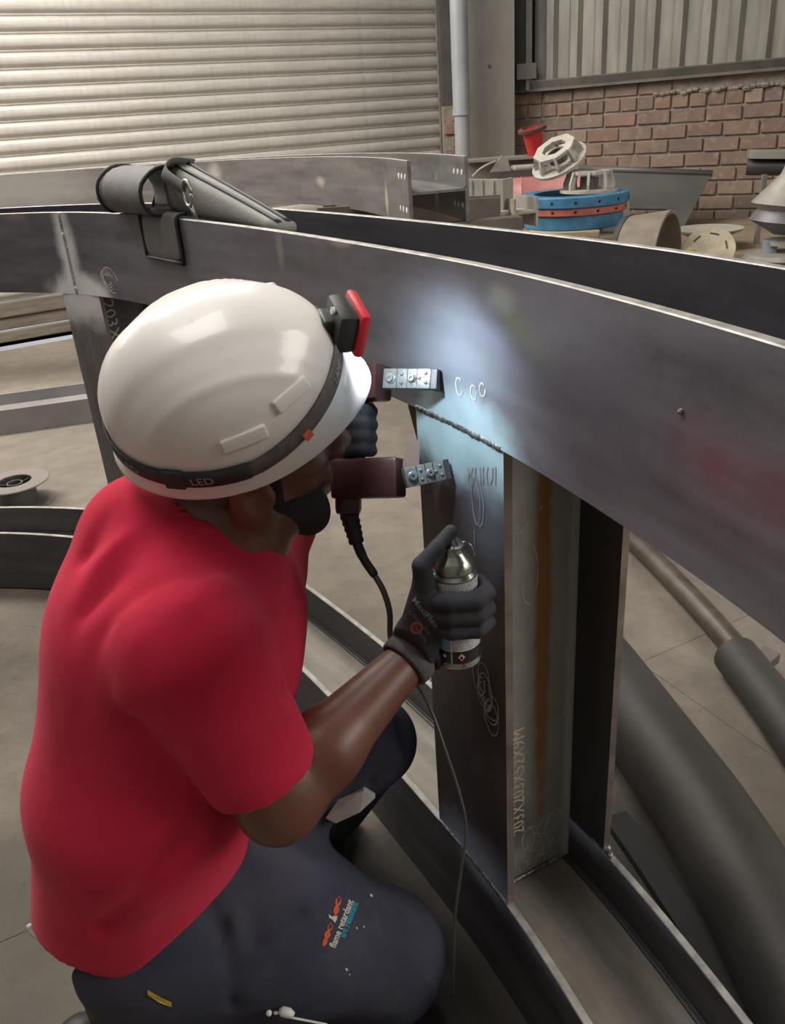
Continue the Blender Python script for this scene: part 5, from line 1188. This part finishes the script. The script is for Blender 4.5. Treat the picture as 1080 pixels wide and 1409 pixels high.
def f_glove(P):
    d = None
    for i, kn in enumerate(K):
        base = WR+(kn-WR)*0.16+(K[i]-pc)*0.45; e = s_cone(P, base, kn, 0.019, 0.0145); d = e if d is None else smin(d, e, 0.012)
    d = smin(d, s_cone(P, WR-(pc-WR)*0.06, WR+(pc-WR)*0.3, 0.031, 0.029), 0.015)
    d = smin(d, s_cone(P, WR+(pc-WR)*0.4-toc*0.012, thb[1], 0.022, 0.016), 0.012)     # thumb mount
    for pts, rad in FGR: d = smin(d, finger(P, pts, rad), 0.0035)
    d = smin(d, finger(P, idx, [0.0135, 0.012, 0.0105, 0.0085]), 0.004)
    d = smin(d, finger(P, thb, [0.018, 0.0145, 0.0125, 0.0105]), 0.006)
    q = P-CB.astype(np.float32); h_ = q@cax.astype(np.float32); rad_ = np.linalg.norm(q-h_[..., None]*cax.astype(np.float32), axis=-1)
    cyl = np.maximum(rad_-(CRr+0.0008), h_-0.135); cone_ = np.maximum(rad_-(CRr-0.01), h_-0.175); d = np.maximum(d, -np.minimum(cyl, cone_))
    fd = nrm(K[1]-WR); d = d-s_fold(P, [WR+(pc-WR)*0.35+toc*0.024, WR+(pc-WR)*0.42+toc*0.024+cax*0.02], 0.004, 0.0)
    return np.maximum(d, -s_plane(P, WR, WR-EL))
lo, hi = bounds(K+idx+thb+[WR]+[p for pts, _ in FGR for p in pts], 0.04)
gl = sdf_obj('glove', f_glove, lo, hi, 0.0019, GLOVE, man, 2)
wa = nrm(WR-EL)
obj('glove_cuff', MB().lathe(WR-wa*0.018, wa, [(0.030, 0.002), (0.0325, 0), (0.036, 0.003), (0.0365, 0.012), (0.036, 0.022), (0.033, 0.026), (0.030, 0.026)], 36), CUFF, gl, smooth=True)
obj('cuff_edge', MB().lathe(WR+wa*0.010, wa, [(0.0345, 0), (0.0375, 0.003), (0.037, 0.009), (0.034, 0.012)], 36), GLOVE, gl, smooth=True)
bg = bvh_of(gl)
def print_on(txt, x0, y0, x1, y1, size, m_, nm='glove_print', sc=1.07, par=gl, bvh=bg):
    a = PD(x0, y0, sc); b = PD(x1, y1, sc); e1 = nrm(b-a); e2 = nrm(-np.cross(e1, -FW)); e2 = nrm(np.cross(-FW, e1)); e2 = e2 if np.dot(e2, RT-DN) > 0 else -e2
    e2 = nrm(RT*0.6-DN*0.8-e1*np.dot(RT*0.6-DN*0.8, e1)); V, F = text_mesh(txt, size, 0.0002); V[:, 0] = (V[:, 0]-V[:, 0].min())*np.linalg.norm(b-a)/(V[:, 0].max()-V[:, 0].min())
    W = a+V[:, :1]*e1+V[:, 1:2]*e2; return obj(nm, MB().add(drape_cam(W, bvh, 0.0007), F), m_, par, fixn=False)
PG = mat('pale_glove_print', (0.22, 0.21, 0.21), 0.8); PO = mat('orange_glove_print', (0.26, 0.09, 0.045), 0.8)
print_on('MaxiFlex', 566, 826, 600, 866, 0.010, PG)
print_on('Ultimate', 562, 842, 590, 874, 0.007, mat('dim_glove_print', (0.10, 0.10, 0.105), 0.8))
print_on('34-874', 569, 862, 584, 884, 0.006, bpy.data.materials['dim_glove_print'])
ccx = [(x, y) for x, y in [(573+9*math.cos(q), 864+9*math.sin(q)) for q in np.linspace(0, 2*math.pi, 17)]]; inn = [(573+5*math.cos(q), 864+5*math.sin(q)) for q in np.linspace(0, 2*math.pi, 17)]
W = drape_cam(np.array([PD(x, y, 1.0) for x, y in ccx+inn]), bg, 0.0009); obj('ring_emblem', MB().add(W, [(i, i+1, 18+i, 17+i) for i in range(16)]), PO, gl, fixn=False)
W = drape_cam(np.array([PD(573+2.5*math.cos(q), 864+3*math.sin(q), 1.0) for q in np.linspace(0, 5.3, 7)]), bg, 0.0009); obj('ring_emblem', MB().add(W, [tuple(range(7))]), PO, gl, fixn=False)

# ------------------------------------------------------------------ magnetic yoke
YB = mat('oxblood_yoke_body', (0.055, 0.020, 0.019), 0.35, 0.0, 0.2, 10)
YP = mat('nickel_yoke_plate', (0.2, 0.215, 0.21), 0.45, 0.35, 0.3, 40, 0.2, 200)
fA = PA.pt(HS(607, 520)[0], -0.012, HS(607, 520)[1]); fB = PA.pt(HS(620, 644)[0], -0.012, HS(620, 644)[1])
yk = empty('magnetic_yoke', PD(485, 600, 1.07), 'dark red hand-held magnetic yoke with riveted metal legs touching the weld', 'test yoke')
def armblock(px0, py0, Z0, px1, py1, Z1, hh_, dp, m_, nm, bev=0.006):
    a, b = PD(px0, py0, Z0), PD(px1, py1, Z1); d = nrm(b-a); up = nrm(-DN-d*np.dot(-DN, d)); n_ = np.cross(d, up)
    return obj(nm, MB().box((a+b)/2, d*np.linalg.norm(b-a)/2, up*hh_, n_*dp, 0, bev), m_, yk, smooth=True, angle=35), d, up, (n_ if np.dot(n_, FW) < 0 else -n_)
armblock(470, 528, 1.10, 529, 526, 1.065, 0.0235, 0.022, YB, 'upper_arm')
armblock(462, 660, 1.10, 553, 657, 1.07, 0.0265, 0.022, YB, 'lower_arm')
armblock(480, 520, 1.10, 480, 700, 1.10, 0.016, 0.018, YB, 'handle', 0.01)
armblock(462, 690, 1.10, 497, 690, 1.10, 0.018, 0.02, YB, 'cable_housing', 0.008)
def leg(px0, py0, Z0, foot, hh_):
    a = PD(px0, py0, Z0); b = np.array(foot); d = nrm(b-a); up = nrm(-DN-d*np.dot(-DN, d)); n_ = np.cross(d, up); n_ = n_ if np.dot(n_, FW) < 0 else -n_
    L = np.linalg.norm(b-a); o = obj('yoke_leg', MB().box((a+b)/2, d*L/2, up*hh_, n_*0.010, 0, 0.0015), YP, yk, smooth=True, angle=35)
    P = lambda x, y: a+d*L*x+up*hh_*y+n_*0.010
    for x, y, r_ in ((0.17, 0, 0.0068), (0.62, 0, 0.0058)):
        obj('nut', MB().lathe(P(x, y), n_, [(r_, -0.001), (r_, 0.0015), (r_*0.72, 0.0025), (r_*0.7, 0.005), (r_*0.3, 0.005), (r_*0.3, 0.003), (0, 0.003)], 20), YP, o, smooth=True, angle=35)
    for x, y in ((0.40, 0.45), (0.40, -0.45), (0.77, 0.05), (0.90, 0.5), (0.91, -0.4)):
        obj('rivet', MB().sphere(P(x, y), 0.0025, 10), YP, o, smooth=True)
    for x in (0.30, 0.52, 0.72): obj('plate_joint', MB().box(P(x, 0)-n_*0.0006, d*0.0005, up*hh_*0.98, n_*0.0012), DARKSTEEL, o)
    obj('pole_shoe', MB().box(b+d*0.003-n_*0.004, d*0.005, up*(hh_*1.02), n_*0.012, 0, 0.001), DARKSTEEL, o)
leg(531, 522, 1.045, fA, 0.0125); leg(556, 658, 1.05, fB, 0.0130)
# half-round guard leaf above the lower leg
gl_ = [PD(577, 650, 1.065), PD(577, 606, 1.065), PD(571, 605, 1.065), PD(562, 611, 1.065), PD(556, 622, 1.065), PD(554, 640, 1.065), PD(555, 652, 1.065)]
obj('guard_leaf', MB().prism(gl_, FW*0.004), mat('tan_guard', (0.2, 0.14, 0.11), 0.5), yk)
# cable gland and cable
g0, g1 = PD(478, 698, 1.10), PD(491, 748, 1.10); ga = nrm(g1-g0); GLn = np.linalg.norm(g1-g0); pr = []
for i in range(13):
    u = i/12; pr.append(((0.0145-0.004*u)*(1.0 if i % 2 else 0.88), u*GLn))
obj('cable_gland', MB().lathe(g0, ga, [(0, 0)]+pr+[(0, GLn)], 24), mat('black_rubber', (0.02, 0.022, 0.02), 0.6), yk, smooth=True, angle=50)
obj('strain_relief', MB().tube(catmull([PD(489, 742, 1.10), PD(500, 768, 1.10), PD(516, 792, 1.10)], 5), [0.0068]*5+[0.006]*5+[0.0052], 12), bpy.data.materials['black_rubber'], yk, smooth=True)
cpts = [PD(512, 786, 1.10), PD(527, 812, 1.10), PD(536, 842, 1.11), PD(537, 875, 1.13), PD(545, 905, 1.13), PD(572, 940, 1.12), PD(592, 975, 1.10), PD(612, 1030, 1.09), PD(633, 1095, 1.10), PD(641, 1140, 1.11), PD(634, 1200, 1.13), PD(626, 1260, 1.15), PD(624, 1320, 1.18), PD(622, 1372, 1.24)]
cc_ = catmull(cpts, 6); cr_ = [0.0042 if i < 24 else max(0.0021, 0.0042-0.0007*(i-24)) for i in range(len(cc_))]
obj('cable', MB().tube(cc_, cr_, 10), mat('black_cable_sheath', (0.07, 0.066, 0.06), 0.4), yk, smooth=True)
# left glove gripping the handle
HD = lambda px, py, Z: PD(px, py, Z)
lk = [PD(474, 568, 1.115), PD(474, 586, 1.115), PD(474, 604, 1.115), PD(475, 621, 1.115)]
def f_glove2(P):
    d = s_cone(P, LW, (lk[1]+lk[2])/2-RT*0.015+FW*0.02, 0.03, 0.03)
    for i, kn in enumerate(lk):
        r_ = (0.0115, 0.0118, 0.0112, 0.0098)[i]; dz = -0.0
        pts = [kn+FW*0.012-RT*0.006, kn-FW*0.030+RT*0.006, kn-FW*0.034+RT*0.026, kn-FW*0.012+RT*0.036]
        d = smin(d, finger(P, pts, [r_*1.2, r_*1.1, r_*1.05, r_*0.9]), 0.004)
    d = smin(d, finger(P, [PD(468, 600, 1.16), PD(490, 575, 1.15), PD(506, 562, 1.125)], [0.018, 0.014, 0.011]), 0.008)
    return np.maximum(d, -s_plane(P, LW+(LE-LW)*0.12, LW-LE))
lo, hi = bounds(lk+[LW, PD(515, 560, 1.1), PD(500, 640, 1.05)], 0.06)
sdf_obj('glove', f_glove2, lo, hi, 0.0024, GLOVE, man, 2)

# ------------------------------------------------------------------ hard hat with headlamp
t = NT('white_helmet_plastic'); n = t.rng(t.noise(t.mapped('Object'), 30, 5, 0.7), 0.62, 0.72); LK_ = t.mix(t.math('MULTIPLY', n, 0.35), (0.84, 0.81, 0.775), (0.5, 0.47, 0.44)); t.b.inputs['Coat Weight'].default_value = 0.25; HELM = t.out(LK_, 0.32)
hat = empty('hard_hat', hd(0, 0, 0.03), 'white plastic hard hat with moulded ridges worn by the kneeling man', 'hard hat')
TL = 0.10                                                        # brim tilt
GF = nrm(HF*math.cos(0.22)+HU*math.sin(0.22)); GU = nrm(HU*math.cos(0.22)-HF*math.sin(0.22)); GR = nrm(HR*math.cos(0.2)-GU*math.sin(0.2)); GU = nrm(GU*math.cos(0.2)+HR*math.sin(0.2)); HO = hd(0.000, -0.003, 0.056); a_, b_, c_ = 0.135, 0.112, 0.126
def dome(az, ph, k=1.0):
    """az 0=front, clockwise to the right side; ph 0 brim .. pi/2 crown"""
    cz = math.sin(ph); cr = math.cos(ph)**0.78
    x = a_*cr*math.cos(az)*k; y = b_*cr*math.sin(az)*k; z = c_*cz**0.95*k if cz > 0 else 0
    # moulded ridges running front to back
    q = y/b_
    rid = 0.0035*(1/(1+math.exp(-(0.36-abs(q))*40)))*(1 if ph > 0.5 else max(0, (ph-0.25)*4))
    rid += 0.0020*math.exp(-((abs(q)-0.66)/0.03)**2)*(1 if ph > 0.35 else 0)
    n_ = nrm([x/a_**2, y/b_**2, z/c_**2]) if (x or y or z) else np.array([0, 0, 1.0])
    p = np.array([x, y, z])+n_*rid
    return p
def HP(p): return HO+GF*p[0]+GR*p[1]+GU*p[2]
mb = MB(); NA, NP = 96, 34
for j in range(NP+1):
    ph = (math.pi/2)*j/NP
    for i in range(NA): mb.v.append(tuple(HP(dome(2*math.pi*i/NA, ph))))
for j in range(NP):
    for i in range(NA): mb.f.append((j*NA+i, j*NA+(i+1) % NA, (j+1)*NA+(i+1) % NA, (j+1)*NA+i)); mb.m.append(0)
# brim: down-flared rim plus peak at the front
prev = 0
def rimp(az, w_, dz):
    c0 = math.cos(az); pk = max(0, c0)**3; rr = 1
    x = (a_+w_*(0.001+0.022*pk+0.009*max(0, -c0)**2))*c0; y = (b_+w_*0.001)*math.sin(az); return np.array([x, y, dz-w_*(0.012+0.012*pk)])
base = [[i for i in range(NA)]]
rings_ = [(0.25, -0.004), (0.6, -0.005), (1.0, -0.004), (1.04, -0.008), (0.96, -0.010), (0.3, -0.010)]
for (w_, dz) in rings_:
    o_ = len(mb.v); base.append([o_+i for i in range(NA)])
    for i in range(NA): mb.v.append(tuple(HP(rimp(2*math.pi*i/NA, w_, dz))))
for A, B in zip(base[:-1], base[1:]):
    for i in range(NA): mb.f.append((A[(i+1) % NA], A[i], B[i], B[(i+1) % NA])); mb.m.append(0)
# inner skin
o_ = len(mb.v)
for j in range(0, NP+1, 4):
    ph = (math.pi/2)*min(1, j/NP)
    for i in range(NA): mb.v.append(tuple(HP(np.array(dome(2*math.pi*i/NA, ph, 0.955))+[0, 0, -0.006])))
nj = len(range(0, NP+1, 4))
for j in range(nj-1):
    for i in range(NA): mb.f.append((o_+j*NA+(i+1) % NA, o_+j*NA+i, o_+(j+1)*NA+i, o_+(j+1)*NA+(i+1) % NA)); mb.m.append(0)
L_ = base[-1]
for i in range(NA): mb.f.append((L_[(i+1) % NA], L_[i], o_+i, o_+(i+1) % NA)); mb.m.append(0)
shell = obj('shell', mb, HELM, hat, smooth=True, fixn=False, angle=60)
def dsurf(az, ph, off): p = dome(az, ph); n_ = nrm([p[0]/a_**2, p[1]/b_**2, p[2]/c_**2]); return HP(p+n_*off), GF*n_[0]+GR*n_[1]+GU*n_[2]
for (az, ph, L1) in ((D2(58), 0.52, 0.022), (D2(88), 0.40, 0.024), (D2(-52), 0.5, 0.02)):
    p, n_ = dsurf(az, ph, 0.0); q, _ = dsurf(az+0.05, ph, 0.0); d = nrm(q-p); u2 = np.cross(n_, d)
    obj('slot_block', MB().box(p, d*L1, u2*0.008, n_*0.0032, 0, 0.0025), HELM, hat, smooth=True)
# headlamp strap: elastic band lying on the dome, higher at the front
STR = mat('dark_elastic_strap', (0.035, 0.035, 0.037), 0.7, 0, 0.3, 80, 0.3, 600); STG = mat('grey_elastic_strap', (0.13, 0.115, 0.11), 0.7, 0, 0.25, 80, 0.3, 600)
lamp = empty('headlamp', hd(0.14, 0, 0.08), 'black and red headlamp on an elastic strap around the white hard hat', 'headlamp')
def sph(az):   # strap elevation on the dome
    return 0.15+0.16*max(0, math.cos(az))**1.2-0.05*max(0, math.sin(az))**4
def strapseg(nm, az0, az1, w_, m_, n_=30, off=0.0025):
    mb = MB()
    for i in range(n_+1):
        az = az0+(az1-az0)*i/n_; p0_, n0 = dsurf(az, sph(az)-w_, off); p1_, n1 = dsurf(az, sph(az)+w_, off); mb.v += [tuple(p0_), tuple(p1_)]
    mb.f = [(2*i, 2*i+1, 2*i+3, 2*i+2) for i in range(n_)]; mb.m = [0]*n_
    o = obj(nm, mb, m_, lamp, smooth=True); md = o.modifiers.new('s', 'SOLIDIFY'); md.thickness = 0.0024; md.offset = 0; return o
s1_ = strapseg('strap', D2(92), D2(275), 0.085, STR, 50); s2_ = strapseg('strap_front', D2(2), D2(92), 0.075, STG, 30); strapseg('strap_front', D2(-85), D2(0), 0.075, STG, 24)
def strap_text(txt, az0, az1, par, m_):
    V, F = text_mesh(txt, 1.0, 0.0); x0, x1 = V[:, 0].min(), V[:, 0].max(); W = []
    for v in V:
        az = az0+(az1-az0)*(v[0]-x0)/(x1-x0); W.append(dsurf(az, sph(az)-0.045+0.11*v[1], 0.0045)[0])
    return obj('strap_lettering', MB().add(W, F), m_, par, fixn=False)
PWt = mat('grey_strap_print', (0.36, 0.35, 0.34), 0.7)
strap_text('LED', D2(158), D2(145), s1_, PWt); strap_text('LED', D2(118), D2(108), s1_, PWt); strap_text('LAMP', D2(34), D2(22), s2_, PWt)
p, n_ = dsurf(D2(126), sph(D2(126)), 0.003); q, _ = dsurf(D2(120), sph(D2(120)), 0.003); d = nrm(q-p); obj('buckle', MB().box(p, d*0.011, np.cross(n_, d)*0.013, n_*0.003, 0, 0.002), STR, lamp, smooth=True)
p, n_ = dsurf(D2(62), sph(D2(62))-0.06, 0.004); q, _ = dsurf(D2(58), sph(D2(58))-0.06, 0.004); d = nrm(q-p); obj('orange_stitch', MB().box(p, d*0.005, np.cross(n_, d)*0.006, n_*0.001), mat('orange_thread', (0.75, 0.16, 0.07), 0.7), lamp)
# lamp body in front of the dome
LC = HO+GF*0.150+GR*0.002+GU*0.046
fr = nrm(GF*0.90-GU*0.45); sd_ = HR; up_ = np.cross(sd_, fr); up_ = up_ if np.dot(up_, GU) > 0 else -up_
LBK = mat('black_lamp_plastic', (0.03, 0.033, 0.032), 0.45); LRD = mat('red_lamp_bezel', (0.62, 0.035, 0.05), 0.35)
hb_ = obj('lamp_body', MB().box(LC-fr*0.009, fr*0.013, sd_*0.029, up_*0.022, 0, 0.009), LBK, lamp, smooth=True, angle=50)
obj('bezel', MB().box(LC+fr*0.007, fr*0.006, sd_*0.032, up_*0.025, 0, 0.006), LRD, hb_, smooth=True, angle=50)
LL = NT('lamp_lens_glow'); LL.b.inputs['Emission Color'].default_value = (0.8, 0.9, 1, 1); LL.b.inputs['Emission Strength'].default_value = 6.0; LLm = LL.out((0.8, 0.85, 0.9), 0.2)
obj('lens', MB().lathe(LC+fr*0.013, fr, [(0, 0), (0.011, 0), (0.011, 0.002), (0, 0.0025)], 24), LLm, hb_, smooth=True, angle=40)
obj('hinge', MB().box(LC-fr*0.026, fr*0.008, sd_*0.016, up_*0.010, 0, 0.003), LBK, lamp, smooth=True)
obj('rear_screw', MB().lathe(LC-fr*0.022+up_*0.018+sd_*0.006, -fr, [(0, 0), (0.004, 0), (0.004, 0.003), (0, 0.003)], 12), WHP, lamp)
sl = bpy.data.lights.new('headlamp_beam', 'SPOT'); sl.energy = 2.6; sl.color = (0.78, 0.9, 1.0); sl.spot_size = math.radians(140); sl.spot_blend = 1.0; sl.shadow_soft_size = 0.01
so = bpy.data.objects.new('headlamp_beam', sl); COL.objects.link(so); so.location = Vector(LC+fr*0.022)
aim = PA.pt(sPc-0.01, 0, TB-0.005); so.rotation_euler = (Vector(aim)-so.location).to_track_quat('-Z', 'Y').to_euler()

# white earphone style plug in the lap
wp_ = PD(384, 1394, 1.08); pl = empty('white_plug', wp_, 'small white cable plug resting on the trousers at bottom edge', 'plug')
r_ = bv.ray_cast(Vector(CAMP), Vector(nrm(PD(388, 1394, 1.0)-CAMP)), 3.0)[0]; wq = np.array(r_) if r_ is not None else wp_
wq = wq-FW*0.012; Zq = float(np.dot(wq-CAMP, FW))
obj('plug_body', MB().tube([PD(384, 1391, Zq), PD(388, 1391.5, Zq), PD(398, 1394, Zq), PD(404, 1397, Zq)], [0.003, 0.0065, 0.0065, 0.004], 14), WHP, pl, smooth=True)
obj('pin', MB().tube([PD(377, 1394, Zq), PD(383, 1393.5, Zq)], 0.0022, 10), WHP, pl, smooth=True); obj('tip', MB().sphere(PD(370, 1394, Zq), 0.0042, 12), WHP, pl, smooth=True)
obj('lead', MB().tube(catmull([PD(386, 1395, Zq), PD(400, 1400, Zq), PD(420, 1404, Zq), PD(450, 1410, Zq)], 4), 0.0016, 8), WHP, pl, smooth=True)
